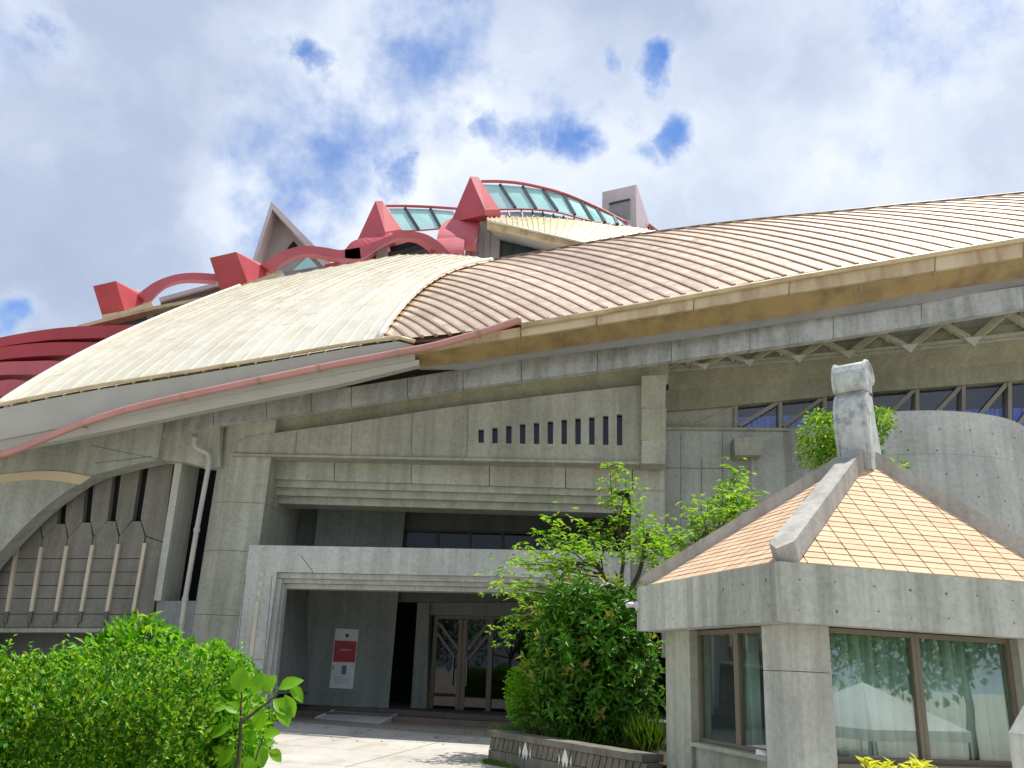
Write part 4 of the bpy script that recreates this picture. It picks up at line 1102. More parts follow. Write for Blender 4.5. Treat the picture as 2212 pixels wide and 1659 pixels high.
# dark pieces under the arches
MB().solid(yp([(728, 552), (800, 552), (960, 520), (975, 560), (730, 575)], 38.0), (0, .3, 0)).build('crown_backing', 'brown_steel', hall)
MB().solid(yp([(735, 553), (760, 552), (762, 572), (735, 572)], 36.6), (0, .4, 0)).build('crown_block', 'grey_clad', hall)
MB().solid(yp([(815, 540), (836, 525), (836, 558), (812, 560)], 36.6), (0, .4, 0)).build('crown_block', 'grey_clad', hall)
MB().solid(yp([(842, 533), (925, 512), (926, 524), (844, 546)], 37.0), (0, .5, 0)).build('crown_shelf', 'black', hall)
MB().solid(yp([(700, 572), (730, 565), (732, 574), (702, 578)], 35.8), (0, .4, 0)).build('red_end', 'pink', hall)
# second roof edge, glazing and slab at the left
MB().solid(yp([(167, 703), (220, 689), (330, 662), (477, 634), (535, 620), (535, 626), (477, 641), (330, 669), (220, 696), (160, 712)], 33.4), (0, .5, 0)).build('back_roof_edge', 'gutter', hall)
MB().solid(yp([(160, 711), (220, 695), (330, 668), (477, 640), (540, 626), (560, 640), (300, 760), (150, 760)], 33.9), (0, .1, 0)).build('back_glazing', 'glass_teal', hall)
MB().solid(yp([(318, 676), (331, 672), (331, 700), (318, 706)], 33.82), (0, .06, 0)).build('glazing_bar', 'louver', hall)
MB().solid(yp([(343, 643), (470, 609), (520, 600), (520, 604), (345, 651)], 38.2), (0, .8, 0)).build('slab_edge', 'pinkwhite', hall)
MB().solid(yp([(347, 651), (480, 614), (520, 606), (520, 640), (347, 668)], 38.4), (0, .6, 0)).build('slab_face', 'brown_steel', hall)
MB().tube([aty(294, 640, 36), aty(294, 626, 36)], .07, 6).build('roof_lamp_post', 'white', hall)

# ------------------------------------------------------------------ poster and ramp
pp0 = F(700, 1400, 1.7); 
a = F(648, 1400, 1.7); b_ = F(850, 1400, 2.2); a.z = b_.z = 0
pd = (b_ - a).normalized(); pn = V((pd.y, -pd.x, 0))
def on_wall(px, py, off=.0):
    d = U(px, py); o_ = a + pn * off
    t = (o_ - CAM).dot(pn) / d.dot(pn); return CAM + d * t
pc = on_wall(743, 1488); po = thing('wall_poster', 'tall white poster with a red square on the porch wall', 'poster', (pc.x, pc.y, pc.z))
def ppoly(name, pts, off, th_, mat, parent): return MB().solid([on_wall(x, y, off + th_) for x, y in pts], -pn * th_).build(name, mat, parent)
board = ppoly('board', [(725, 1357), (775, 1360), (762, 1488), (711, 1486)], .004, .03, 'poster_white', po)
ppoly('red_square', [(723.5, 1383), (771, 1385.5), (766.5, 1431), (719, 1429.5)], .036, .004, 'poster_red', po)
ppoly('blue_panel', [(739, 1437), (749, 1437.5), (747, 1457), (737, 1456.5)], .036, .003, 'print_blue', po)
emb = MB()
for k in range(6):
    t = k * math.pi / 3
    cx_, cy_ = 750 + 2.3 * math.cos(t), 1373 + 2.3 * math.sin(t)
    emb.solid([on_wall(cx_ + 1.9 * math.cos(s), cy_ + 1.9 * math.sin(s), .040) for s in np.linspace(0, 2 * math.pi, 9)[:-1]], -pn * .003)
emb.build('emblem', 'print_dark', po)
txt = MB()
for k, kind in enumerate('.AAAvY'):
    x = 731 + k * 5; y = 1403 + k * .2
    def ln(x0, y0, x1, y1):
        dx, dy = x1 - x0, y1 - y0; l_ = math.hypot(dx, dy); nx_, ny_ = -dy / l_ * .3, dx / l_ * .3
        txt.solid([on_wall(px, py, .043) for px, py in ((x0 + nx_, y0 + ny_), (x1 + nx_, y1 + ny_), (x1 - nx_, y1 - ny_), (x0 - nx_, y0 - ny_))], -pn * .002)
    if kind == '.': ln(x + .6, y + 1, x + 2.4, y + 1)
    if kind == 'A': ln(x, y + 2, x + 1.5, y - 2); ln(x + 1.5, y - 2, x + 3, y + 2); ln(x + .8, y + .8, x + 2.2, y + .8)
    if kind in 'vY': ln(x, y - 1.5, x + 1.5, y + .5); ln(x + 3, y - 1.5, x + 1.5, y + .5); ln(x + 1.5, y + .5, x + 1.5, y + 2)
txt.build('lettering', 'white', po)
for k in range(4):
    ppoly('text_line', [(722 + k * .1, 1463 + k * 4.5), (756, 1464 + k * 4.5), (756, 1464.6 + k * 4.5), (722, 1463.6 + k * 4.5)], .036, .002, 'print_blue', po)
ppoly('text_line', [(719, 1438), (721, 1438), (720, 1447), (718, 1447)], .036, .002, 'print_dark', po)

r0, r1 = atz(681, 1552, .01), atz(819, 1563, .01)
r2, r3 = atz(858, 1545, .17), atz(720, 1536.5, .17)
rp = thing('access_ramp', 'grey metal wedge ramp set against the porch step', 'ramp', tuple((r0 + r1) / 2))
MB().hull([r0, r1, r2 + V((0, 0, .01)), r3 + V((0, 0, .01)), V((r2.x, r2.y, 0.005)), V((r3.x, r3.y, 0.005)), r0 - V((0, 0, .008)), r1 - V((0, 0, .008))]).build('ramp_plate', 'ramp', rp)
for q0, q1 in ((r0, r3), (r1, r2)):
    MB().bar(q0 + V((0, 0, .02)), q1 + V((0, 0, .03)), .04, .03).build('edge_strip', 'white', rp)

# apron in front of the step
ap0, ap1 = sl2 - nn * 3.2, sr2 - nn * 3.2
obj('apron_paving', [tuple(sl2 - nn * 1.4 + V((0, 0, .004))), tuple(sr2 - nn * 4.6 + V((0, 0, .004))), tuple(sr2 + V((0, 0, .004))), tuple(sl2 + V((0, 0, .004)))], [(0, 1, 2, 3)], 'apron', kind='structure')

# ------------------------------------------------------------------ kiosk
BZ, TZ = 2.23, 2.875
P0 = atz(1680, 1212, TZ); P1 = atz(1386, 1273, TZ); P2 = atz(2212, 1263, TZ)
e1 = (P1 - P0); e1.z = 0; e1.normalize()
e1 = Matrix.Rotation(math.radians(2.5), 3, 'Z') @ e1
e2 = V((e1.y, -e1.x, 0))
P0 = V((P0.x, P0.y, 0))
def K(a_, b_, z): return P0 + e1 * a_ + e2 * b_ + V((0, 0, z))
SA, SB = 3.9, 4.4
KA, KB = 1.85, 2.62
kio = thing('kiosk', 'square concrete kiosk with a peach tiled pyramid roof and a scroll finial', 'kiosk', tuple(K(SA / 2, SB / 2, 0)))
Z = V((0, 0, 1))
# band: four sides butt-jointed
t = .28
for (a0, b0, da, db, lab) in ((0, 0, SA, t, 0), (0, t, t, SB - t, 1), (SA - t, t, t, SB - t, 2), (t, SB - t, SA - 2 * t, t, 3)):
    MB().box(K(a0, b0, BZ), e1 * da, e2 * db, Z * (TZ - BZ)).build('eave_band', 'conc_kiosk', kio)
th = MB()
for side in (0, 1):
    for zz in (BZ + .15, TZ - .2):
        for q in np.linspace(.25, SA - .3, 8):
            q += random.uniform(-.05, .05); z_ = zz + random.uniform(-.03, .03)
            c_ = K(q, -.002, z_) if side else K(-.002, q, z_)
            tv = e1 if side else e2; rr = random.choice((.008, .012, .018))
            th.add([c_ + tv * rr * math.cos(s) + Z * rr * math.sin(s) for s in np.linspace(0, 2 * math.pi, 8)[:-1]], [tuple(range(7))])
th.build('tie_holes', 'dark_wall', kio, kind='stuff')
MB().box(K(t + .002, t + .002, BZ + .06), e1 * (SA - 2 * t - .004), e2 * (SB - 2 * t - .004), Z * .12).build('ceiling', 'conc_wall', kio)
i_ = .30
SZ = .80
# front pier, split by one joint
for z0, z1 in ((0, 1.72), (1.728, BZ)):
    MB().solid([K(i_, i_, z0), K(i_, i_ + .50, z0), K(i_ + .3, i_ + .50, z0), K(i_ + .3, i_ + .3, z0), K(i_ + .60, i_ + .3, z0), K(i_ + .60, i_, z0)], Z * (z1 - z0)).build('corner_pier', 'conc_pier', kio)
MB().box(K(2.78, i_, 0), e1 * (SA - .35 - 2.78), e2 * .3, Z * BZ).build('pier', 'conc_wall', kio)
MB().box(K(i_, 3.42, 0), e1 * .3, e2 * (SB - .35 - 3.42), Z * BZ).build('pier', 'conc_wall', kio)
# parapet walls under the windows, sills
MB().box(K(i_ + .602, i_ + .06, 0), e1 * (2.78 - i_ - .604), e2 * .22, Z * (SZ - .06)).build('parapet_wall', 'conc_wall', kio)
MB().box(K(i_ + .06, i_ + .502, 0), e1 * .22, e2 * (3.42 - i_ - .504), Z * (SZ - .06)).build('parapet_wall', 'tile_wall', kio)
MB().box(K(i_ + .602, i_ - .02, SZ - .06), e1 * (2.78 - i_ - .604), e2 * .3, Z * .05).build('window_sill', 'conc_wall', kio)
MB().box(K(i_ - .02, i_ + .502, SZ - .06), e1 * .3, e2 * (3.42 - i_ - .504), Z * .05).build('window_sill', 'frame_bronze', kio)
# back walls and floor
MB().box(K(SA - .35 - .2, i_ + .302, 0), e1 * .2, e2 * (SB - .35 - i_ - .302), Z * BZ).build('back_wall', 'inner_wall', kio)
MB().box(K(i_ + .302, SB - .35 - .2, 0), e1 * (SA - .35 - .2 - i_ - .304), e2 * .2, Z * BZ).build('back_wall', 'inner_wall', kio)
# windows: right face (plane a = i_+.14), left face (plane b = i_+.14)
def curtain(parent, p, d, n_, w, z0, z1, name='curtain'):
    k = 40; A, B = [], []
    for i in range(k + 1):
        s = w * i / k; o_ = .045 * math.sin(i * 1.05) + .02 * math.sin(i * 2.7 + 1)
        q = p + d * s + n_ * o_
        A.append(q + Z * z1); B.append(q + d * (.04 * math.sin(i * .5)) + Z * z0)
    MB().strip(A, B, n_ * .006).build(name, 'curtain', parent, smooth=True)
def window(face, s0, s1, z0, z1):
    if face == 'r': o_, d, n_ = K(i_ + .12, 0, 0), e2, e1
    else: o_, d, n_ = K(0, i_ + .12, 0), e1, e2
    pane = MB().box(o_ + d * s0 + n_ * .03 + Z * z0, d * (s1 - s0), n_ * .008, Z * (z1 - z0)).build('window_pane', 'glass_clear', kio)
    fr = MB(); fwd = .055
    fr.box(o_ + d * s0 + Z * z0, d * (s1 - s0), n_ * .07, Z * fwd)
    fr.box(o_ + d * s0 + Z * (z1 - fwd), d * (s1 - s0), n_ * .07, Z * fwd)
    fr.box(o_ + d * s0 + Z * (z0 + fwd), d * fwd, n_ * .07, Z * (z1 - z0 - 2 * fwd))
    fr.box(o_ + d * (s1 - fwd) + Z * (z0 + fwd), d * fwd, n_ * .07, Z * (z1 - z0 - 2 * fwd))
    fr.build('window_frame', 'frame_bronze', pane)
    return pane, o_, d, n_
p_, o_, d_, n_ = window('r', .802, 2.05, SZ - .008, BZ - .003)
curtain(p_, o_ + d_ * .86 + n_ * .14, d_, n_, 1.15, SZ + .06, BZ - .06)
p_, o_, d_, n_ = window('r', 2.054, 3.418, SZ - .008, BZ - .003)
curtain(p_, o_ + d_ * 2.1 + n_ * .14, d_, n_, 1.25, SZ + .06, BZ - .06)
p_, o_, d_, n_ = window('l', .902, 1.74, SZ - .008, BZ - .003)
curtain(p_, o_ + d_ * .92 + n_ * .14, d_, n_, .36, SZ + .03, BZ - .1)
p_, o_, d_, n_ = window('l', 1.744, 2.778, SZ - .008, BZ - .003)
curtain(p_, o_ + d_ * 1.46 + n_ * .14, d_, n_, .50, SZ + .03, BZ - .1)
# cabinet inside, seen as a dark shape through the left window
cab = thing('cabinet', 'dark cabinet standing inside the kiosk behind the left window', 'cabinet', tuple(K(2.35, 1.2, 0)))
MB().box(K(2.15, 1.0, .02), e1 * .5, e2 * .5, Z * 1.65).build('carcass', 'frame_bronze', cab)
MB().box(K(2.17, .985, .1), e1 * .22, e2 * .014, Z * 1.5).build('cabinet_door', 'dark_steel', cab)
MB().box(K(2.41, .985, .1), e1 * .22, e2 * .014, Z * 1.5).build('cabinet_door', 'dark_steel', cab)
# roof: bed, tiles, hips
kc = K(KA, KB, 0)
d = U(1850, 985); AZ = CAM.z + d.z * math.hypot(kc.x, kc.y) / math.hypot(d.x, d.y)
EZ = TZ + .01
ins = .10
cor = [K(ins, ins, EZ), K(ins, SB - ins, EZ), K(SA - ins, SB - ins, EZ), K(SA - ins, ins, EZ)]
apx = kc + Z * AZ
bed = MB().add([c_ - Z * .03 for c_ in cor] + [apx - Z * .03], [(0, 1, 4), (1, 2, 4), (2, 3, 4), (3, 0, 4), (3, 2, 1, 0)]).build('roof_bed', 'tile_bed', kio)
for fi in range(4):
    A, B = cor[fi], cor[(fi + 1) % 4]
    dx = (B - A).normalized(); midp = A + dx * (apx - A).dot(dx); La, Lb = (midp - A).length, (B - midp).length; upd = (apx - midp); SL = upd.length; upd.normalize(); nr = dx.cross(upd).normalized()
    if nr.z < 0: nr = -nr
    Wd = (B - A).length
    cw = Wd / 12.5; ch = SL / 24
    if fi == 3: cw = Wd / 12.5
    me = bpy.data.meshes.new('roof_tile')
    tw, tl, h = cw * .945, ch * .94, .014
    bm = bmesh.new()
    vv = [bm.verts.new(q) for q in ((-tw / 2, 0, 0), (tw / 2, 0, 0), (tw / 2, tl, 0), (-tw / 2, tl, 0), (-tw / 2, 0, h + .007), (tw / 2, 0, h + .007), (tw / 2, tl, h), (-tw / 2, tl, h))]
    for f in ((3, 2, 1, 0), (4, 5, 6, 7), (0, 1, 5, 4), (1, 2, 6, 5), (2, 3, 7, 6), (3, 0, 4, 7)): bm.faces.new([vv[i] for i in f])
    bm.to_mesh(me); bm.free(); me.materials.append(M['terracotta'])
    mt = Matrix((dx, upd, nr)).transposed()
    vis = fi in (0, 3)
    acc_ = MB()
    def clip_planes():
        pl_ = []
        for cpt, sg in ((A, 1), (B, -1)):
            e_ = (apx - cpt).normalized(); n_ = nr.cross(e_).normalized()
            if n_.dot(midp - cpt) < 0: n_ = -n_
            pl_.append((cpt, n_))
        return pl_
    cps = clip_planes()
    for r in range(24):
        hl, hr = La * (1 - (r + .5) / 24), Lb * (1 - (r + .5) / 24)
        for c_ in range(-9, 10):
            x = (c_ + (.5 if False else 0)) * cw
            if x < -hl - cw * .25 or x > hr + cw * .25: continue
            pos = midp + dx * x + upd * (r * ch)
            if vis:
                crossing = False
                for cpt, n_ in cps:
                    ds = [(pos + dx * sx_ * tw / 2 + upd * sy_ * tl - cpt).dot(n_) for sx_ in (-1, 1) for sy_ in (0, 1)]
                    if min(ds) < .06: crossing = True
                mesh_ = me
                if crossing:
                    bmc = bmesh.new(); bmc.from_mesh(me)
                    for cpt, n_ in cps:
                        lc = mt.transposed() @ (cpt + n_ * .06 - pos); lnn = mt.transposed() @ n_
                        bmesh.ops.bisect_plane(bmc, geom=bmc.verts[:] + bmc.edges[:] + bmc.faces[:], plane_co=lc, plane_no=-lnn, clear_outer=True)
                    if len(bmc.verts) < 4: bmc.free(); continue
                    mesh_ = bpy.data.meshes.new('roof_tile'); bmc.to_mesh(mesh_); bmc.free(); mesh_.materials.append(M['terracotta'])
                o = link(bpy.data.objects.new('roof_tile', mesh_)); o.parent = bed
                rm = mt.to_4x4() @ Matrix.Rotation(random.uniform(-.008, .008), 4, 'Z') @ Matrix.Rotation(random.uniform(-.004, .004), 4, 'X')
                o.matrix_local = Matrix.Translation(pos - BASE[bed.name] + nr * random.uniform(0, .004)) @ rm
            elif -hl + cw * .75 < x < hr - cw * .75:
                acc_.add([pos + mt @ v.co for v in me.vertices], [tuple(p.vertices) for p in me.polygons])
    if not vis: acc_.build('roof_tiles', 'terracotta', bed, kind='stuff')
for ci, cpt in enumerate(cor):
    dr = (cpt - apx); ln_ = dr.length; dr.normalize()
    sd = dr.cross(Z).normalized(); upn = sd.cross(dr).normalized()
    if upn.z < 0: upn = -upn
    hw, ht = (.15, .17) if ci == 0 else (.115, .15)
    s0 = apx + dr * .12; s1 = apx + dr * (ln_ - .16); tip = apx + dr * (ln_ + .02)
    MB().solid([s0 - sd * hw * .8 - upn * .06, s0 + sd * hw * .8 - upn * .06, s1 + sd * hw - upn * .06, tip - upn * .06, s1 - sd * hw - upn * .06], upn * (ht + .06)).build('hip_beam', 'conc_hip', kio)
# finial: scroll profile extruded across, facing the front corner
fd = (cor[0] - apx); fd.z = 0; fd.normalize(); fs_ = V((fd.y, -fd.x, 0))
def finial():
    zt = CAM.z + U(1850, 790).z * math.hypot(kc.x, kc.y) / math.hypot(U(1850, 790).x, U(1850, 790).y)
    Hh = zt - AZ + .12
    body = [(.26, -.10), (.275, .04), (.31, .16), (.345, .30), (.35, .42), (.325, .53), (.28, .61), (.22, .655), (-.02, .655), (-.05, .55), (-.10, .38), (-.17, .20), (-.24, .04), (-.27, -.10)]
    neck = [(.19, .655), (.19, .69), (-.01, .69), (-.01, .655)]
    head = [(.24, .69), (.285, .75), (.30, .82), (.285, .89), (.24, .955), (.17, .99), (.08, 1.0), (-.02, .985), (-.09, .94), (-.12, .88), (-.11, .82), (-.06, .79), (-.02, .78), (-.01, .69)]
    def prof(P_, hw, name, parent):
        P3 = [apx - Z * .12 + fd * x + Z * (y * Hh) for x, y in P_]
        return MB().solid([p - fs_ * hw for p in P3], fs_ * 2 * hw).build(name, 'conc_finial', parent)
    fin = prof(body, .222, 'finial', kio)
    prof(neck, .19, 'finial_neck', fin)
    hd = prof(head, .232, 'finial_scroll', fin)
    for sg in (-1, 1):
        MB().tube([apx - Z * .12 + fd * x + Z * (y * Hh) + fs_ * (sg * .212) for x, y in body[1:8]], .03, 6).build('finial_rim', 'conc_finial', fin, smooth=True)
        MB().tube([apx - Z * .12 + fd * (x * .97) + Z * (y * Hh) + fs_ * (sg * .222) for x, y in head[:12]], .028, 6).build('finial_rim', 'conc_finial', fin, smooth=True)
finial()
# small things on the kiosk
q = K(SA - .03, -.01, BZ + .38)
sp = thing('drain_spout', 'small white pipe spout at the left end of the kiosk eave band', 'pipe', tuple(q))
MB().tube([q + e2 * .05, q - e2 * .12, q - e2 * .17 - Z * .02], .04, 10).build('spout', 'white', sp, smooth=True)
MB().tube([q + e2 * .01, q - e2 * .03], .055, 10).build('collar', 'white', sp)
q = K(1.02, i_ + .02, SZ - .009)
bx_ = thing('litter', 'crumpled white packet lying on the kiosk window sill', 'litter', tuple(q))
MB().hull([q + V((random.uniform(-.09, .09), random.uniform(-.05, .05), random.uniform(0, .07))) for _ in range(14)] + [q, q + e1 * .1, q - e1 * .1]).build('packet', 'white', bx_)

# ------------------------------------------------------------------ planter
zt = .55
c0 = atz(1054, 1648, 0); c1 = atz(1285, 1700, 0)
dpl = (c1 - c0); dpl.z = 0
dpl = (atz(1397, 1631, zt) - atz(1062, 1577, zt)); dpl.z = 0; dpl.normalize(); npl = V((-dpl.y, dpl.x, 0))
if npl.y < 0: npl = -npl
c0.z = 0
Lp = 4.2
pln = thing('planter', 'low dark stone planter wall with zigzag course and white emblems', 'planter', tuple(c0 + dpl * Lp / 2))
def PL(s, dpt_, z): return c0 + dpl * s + npl * dpt_ + Z * z
MB().box(PL(.03, .03, 0), dpl * (Lp - .06), npl * .27, Z * .5).build('wall_core', 'soil', pln)
k = 0; s = 0
while s < Lp - .05:
    w = min(random.uniform(.55, .75), Lp - s); 
    MB().box(PL(s + .006, random.uniform(-.006, .006), 0), dpl * (w - .012), npl * .32, Z * .225).build('stone', 'tile_wall', pln)
    s += w
s = 0; up_ = True
cwid = .15
while s < Lp - .1:          # zigzag triangles
    a0, a1 = PL(s + .006, 0, .237), PL(s + cwid - .006, 0, .237); b0, b1 = PL(s + .006, 0, .437), PL(s + cwid - .006, 0, .437); mm = s + cwid / 2
    mt_, mb_ = PL(mm, 0, .425), PL(mm, 0, .25)
    MB().solid([a0 + npl * .005, a1 + npl * .005, mt_ + npl * .005], npl * .3).build('stone', 'tile_wall', pln)
    MB().solid([PL(mm + .012, -.004, .437), PL(mm + cwid - .012, -.004, .437), PL(s + cwid, -.004, .255)], npl * .3).build('stone', 'tile_wall', pln)
    s += cwid
s = 0
while s < Lp - .05:
    w = min(.85, Lp - s)
    MB().box(PL(s + .005, -.035, .447), dpl * (w - .01), npl * .40, Z * .10).build('cap_stone', 'tile_wall', pln)
    s += w
def sof(px, py):
    d = U(px, py); n_ = npl; tt = (c0 - CAM).dot(n_) / d.dot(n_); q = CAM + d * tt
    return (q - c0).dot(dpl)
for ex, kx in ((1135, 0), (1222, 1)):
    s_ = sof(ex, 1632); zc_ = .30
    mb = MB()
    def dia(s, z, w, h, notch=0):
        if notch: pts = [(s, z + h), (s + w, z - h * .25), (s + w * .55, z - h), (s + w * .2, z - h * .55), (s, z - h * .35), (s - w * .2, z - h * .55), (s - w * .55, z - h), (s - w, z - h * .25)]
        else: pts = [(s, z + h), (s + w, z), (s, z - h), (s - w, z)]
        mb.solid([PL(x, -.014, zz) for x, zz in pts], npl * .01)
    dia(s_, zc_ + .02, .085, .15, 1)
    mb.solid([PL(x, -.014, z_) for x, z_ in ((s_ - .17, zc_ + .07), (s_ - .135, zc_ - .01), (s_ - .17, zc_ - .10))], npl * .01)
    mb.solid([PL(x, -.014, z_) for x, z_ in ((s_ + .17, zc_ + .07), (s_ + .135, zc_ - .03), (s_ + .17, zc_ - .10))], npl * .01)
    mb.build('white_emblem', 'mosaic', pln)
# return side of the planter
for k in range(4):
    MB().box(PL(-.0, .33 + k * .75, 0), dpl * .3, npl * .74, Z * .44).build('stone', 'tile_wall', pln)
    MB().box(PL(-.035, .37 + k * .75, .447), dpl * .38, npl * .74, Z * .10).build('cap_stone', 'tile_wall', pln)
MB().box(PL(.3, .3, 0), dpl * (Lp - .3), npl * 3.0, Z * .40).build('soil_bed', 'soil', pln)

# yellow painted curb in front of the kiosk's left parapet
q = K(1.6, -.25, 0)
cb = thing('painted_kerb', 'short concrete kerb with worn yellow paint below the kiosk window', 'kerb', tuple(q))
MB().box(K(1.0, -.35, 0), e1 * 1.6, e2 * .3, Z * .42).build('kerb_block', 'conc_wall', cb)
MB().box(K(1.02, -.354, .1), e1 * 1.5, e2 * .003, Z * .30).build('yellow_paint', 'yellow', cb)
# concrete post at the lower right corner
pb_ = aty(2244, 1600, 6.2); ptz = aty(2212, 1530, 6.2).z
ps = thing('concrete_post', 'pale concrete post with a pointed top at the right edge in front of the kiosk', 'post', (pb_.x, pb_.y, 0))
r = .13
pts = [V((pb_.x + sx_ * r, pb_.y + sy_ * r, 0)) for sx_, sy_ in ((-1, -1), (1, -1), (1, 1), (-1, 1))]
MB().solid(pts, (0, 0, ptz - .17)).build('shaft', 'conc_pier', ps)
pts2 = [p + Z * (ptz - .168) for p in pts]
MB().hull(pts2 + [V((pb_.x + sx_ * .045, pb_.y + sy_ * .045, ptz + .02)) for sx_, sy_ in ((-1, -1), (1, -1), (1, 1), (-1, 1))]).build('cap', 'conc_pier', ps)

# ------------------------------------------------------------------ marquee tents mirrored in the kiosk glass
nK = -e1
wp = K(i_ + .13, 1.3, 1.5)
dv = (wp - CAM).normalized(); rv = dv - nK * 2 * dv.dot(nK); rv.z = 0; rv.normalize(); rs = V((-rv.y, rv.x, 0))
for k, (dist, lat, sz) in enumerate(((17, .0, 1.9), (21, -2.6, 1.9), (25.5, -5.4, 1.9))):
    o_ = wp + rv * dist + rs * lat; g = gz(o_.x, o_.y)
    base = V((o_.x, o_.y, g))
    tt = thing('marquee_tent', ['white marquee tent nearest the kiosk, behind the viewer', 'white marquee tent in the middle of its row, behind the viewer', 'white marquee tent farthest from the kiosk, behind the viewer'][k], 'tent', tuple(base), 'white marquee tents mirrored in the kiosk glass')
    ez, pz = .55, 1.72
    u_, v_ = (rv * .75 + rs * .66).normalized(), None
    v_ = V((-u_.y, u_.x, 0))
    c4 = [V((o_.x, o_.y, 0)) + u_ * sz * sx_ + v_ * sz * sy_ for sx_, sy_ in ((-1, -1), (1, -1), (1, 1), (-1, 1))]
    top = [c_ + Z * ez for c_ in c4]; pk = V((o_.x, o_.y, pz))
    mb = MB(); mb.add(top + [pk] + [c_ + Z * (ez - .28) for c_ in c4], [(0, 1, 4), (1, 2, 4), (2, 3, 4), (3, 0, 4), (0, 5, 6, 1), (1, 6, 7, 2), (2, 7, 8, 3), (3, 8, 5, 0)])
    mb.build('canopy', 'tent', tt)
    for c_ in c4: MB().tube([V((c_.x, c_.y, g)), c_ + Z * (ez - .01)], .03, 6).build('pole', 'white', tt)

# ------------------------------------------------------------------ vegetation
def leaf_mesh(name, pos, nrm, up, ln, wd_, mat, parent, kind=None, fold=.18, tpl='leaf', label=None):
    """every leaf a folded four-corner blade; pos base points, up the blade direction, nrm the face normal"""
    pos = np.asarray(pos, float); up = np.asarray(up, float); nrm = np.asarray(nrm, float)
    up /= np.linalg.norm(up, axis=1)[:, None] + 1e-9
    sd = np.cross(up, nrm); sd /= np.linalg.norm(sd, axis=1)[:, None] + 1e-9
    nr = np.cross(sd, up)
    n = len(pos); ln = np.asarray(ln).reshape(-1, 1) * np.ones((n, 1)); w = np.asarray(wd_).reshape(-1, 1) * np.ones((n, 1))
    bs = np.array(BASE[parent.name])
    p = pos - bs
    a = p; t = p + up * ln - nr * ln * .16
    m_ = p + up * ln * .48
    l = m_ - sd * w * .5 + nr * w * fold; r = m_ + sd * w * .5 + nr * w * fold
    co = np.stack([a, r, t, l], 1).reshape(-1, 3)
    me = bpy.data.meshes.new(name)
    me.vertices.add(4 * n); me.vertices.foreach_set('co', co.ravel())
    me.loops.add(6 * n); me.polygons.add(2 * n)
    ix = np.arange(n)[:, None] * 4
    me.loops.foreach_set('vertex_index', (ix + np.array([[0, 1, 2, 0, 2, 3]])).ravel())
    me.polygons.foreach_set('loop_start', np.arange(2 * n) * 3)
    me.update(calc_edges=True); me.validate()
    me.materials.append(M[mat])
    o = link(bpy.data.objects.new(name, me)); o.parent = parent; BASE[o.name] = V(bs)
    if kind: o['kind'] = kind
    return o
rng = np.random.default_rng(11)
def unit(n):
    v = rng.normal(size=(n, 3)); return v / np.linalg.norm(v, axis=1)[:, None]
def vnoise(p, s, seed=0):
    r = np.random.default_rng(seed); f = np.zeros(len(p))
    for k in range(5):
        d = r.normal(size=3) * s * (1.5 ** k); f += np.sin(p @ d + r.uniform(0, 6)) / (1.25 ** k)
    return f / 2.5
def thinned(p, s, seed, keep=.0):
    return vnoise(p, s, seed) > keep

# --- hedge on the left
hx0, hx1 = -6.2, -1.78
hY0, hY1 = 5.1, 7.4
obj('bounce_cut_bed', [(-9, 3.0, .004), (-1.45, 3.0, .004), (-1.45, 7.7, .004), (-9, 9, .004)], [(0, 1, 2, 3)], 'soil', kind='structure')  # unseen dark bed, added to cut ground bounce onto the hedge front
hed = thing('hedge', 'clipped bright green hedge filling the lower left corner', 'hedge', ((hx0 + hx1) / 2, (hY0 + hY1) / 2, 0))
n = 90000
q = rng.random((n, 3))
face = rng.random(n)
x = hx0 + q[:, 0] * (hx1 - hx0); y = hY0 + q[:, 1] * (hY1 - hY0)
ztop = 1.36
z = q[:, 2] * ztop
dep = rng.exponential(.055, n)
fr_m = face < .42; tp_m = (face >= .42) & (face < .80); rt_m = face >= .80
y[fr_m] = hY0 + dep[fr_m]; z[tp_m] = ztop - dep[tp_m]; x[rt_m] = hx1 - dep[rt_m]
P = np.stack([x, y, z], 1)
bul = .12 * vnoise(P, 2.6, 3) + .08 * vnoise(P, 7, 5) + .03 * vnoise(P, 19, 6)
nrmv = np.zeros((n, 3)); nrmv[fr_m] = (0, -1, .35); nrmv[tp_m] = (0, -.25, 1); nrmv[rt_m] = (1, -.2, .4)
P[:, 1] += np.where(fr_m, (ztop - P[:, 2]) * .55, 0)
# rounded edges
ed = np.minimum(1, np.maximum(0, (P[:, 2] - (ztop - .28)) / .28))
P[:, 1] += np.where(fr_m, ed ** 2 * .22, 0); P[:, 0] -= np.where(rt_m, ed ** 2 * .2, 0)
P[:, 2] -= np.where(tp_m & (P[:, 1] < hY0 + .3), ((hY0 + .3 - P[:, 1]) / .3) ** 2 * .14, 0)
P += nrmv * bul[:, None]
P[:, 2] += np.where(tp_m, .05 * (P[:, 1] - hY0), 0)
up = nrmv * .6 + unit(n) * .8 + np.array([0, 0, .35])
nl = unit(n) * .6 + nrmv * .8
ok = (P[:, 2] > .02)
leaf_mesh('foliage', P[ok], nl[ok], up[ok], rng.uniform(.024, .055, ok.sum()), rng.uniform(.013, .026, ok.sum()), 'leaf_hedge', hed, 'stuff')
ni = 42000      # inner leaves so that no light leaks through
Pi = np.stack([rng.uniform(hx0 + .1, hx1 - .1, ni), rng.uniform(hY0 + .55, hY1 - .1, ni), rng.uniform(.02, ztop - .06, ni)], 1)
leaf_mesh('inner_foliage', Pi, unit(ni), unit(ni), rng.uniform(.05, .08, ni), rng.uniform(.03, .045, ni), 'leaf_hedge', hed, 'stuff')
st = MB()
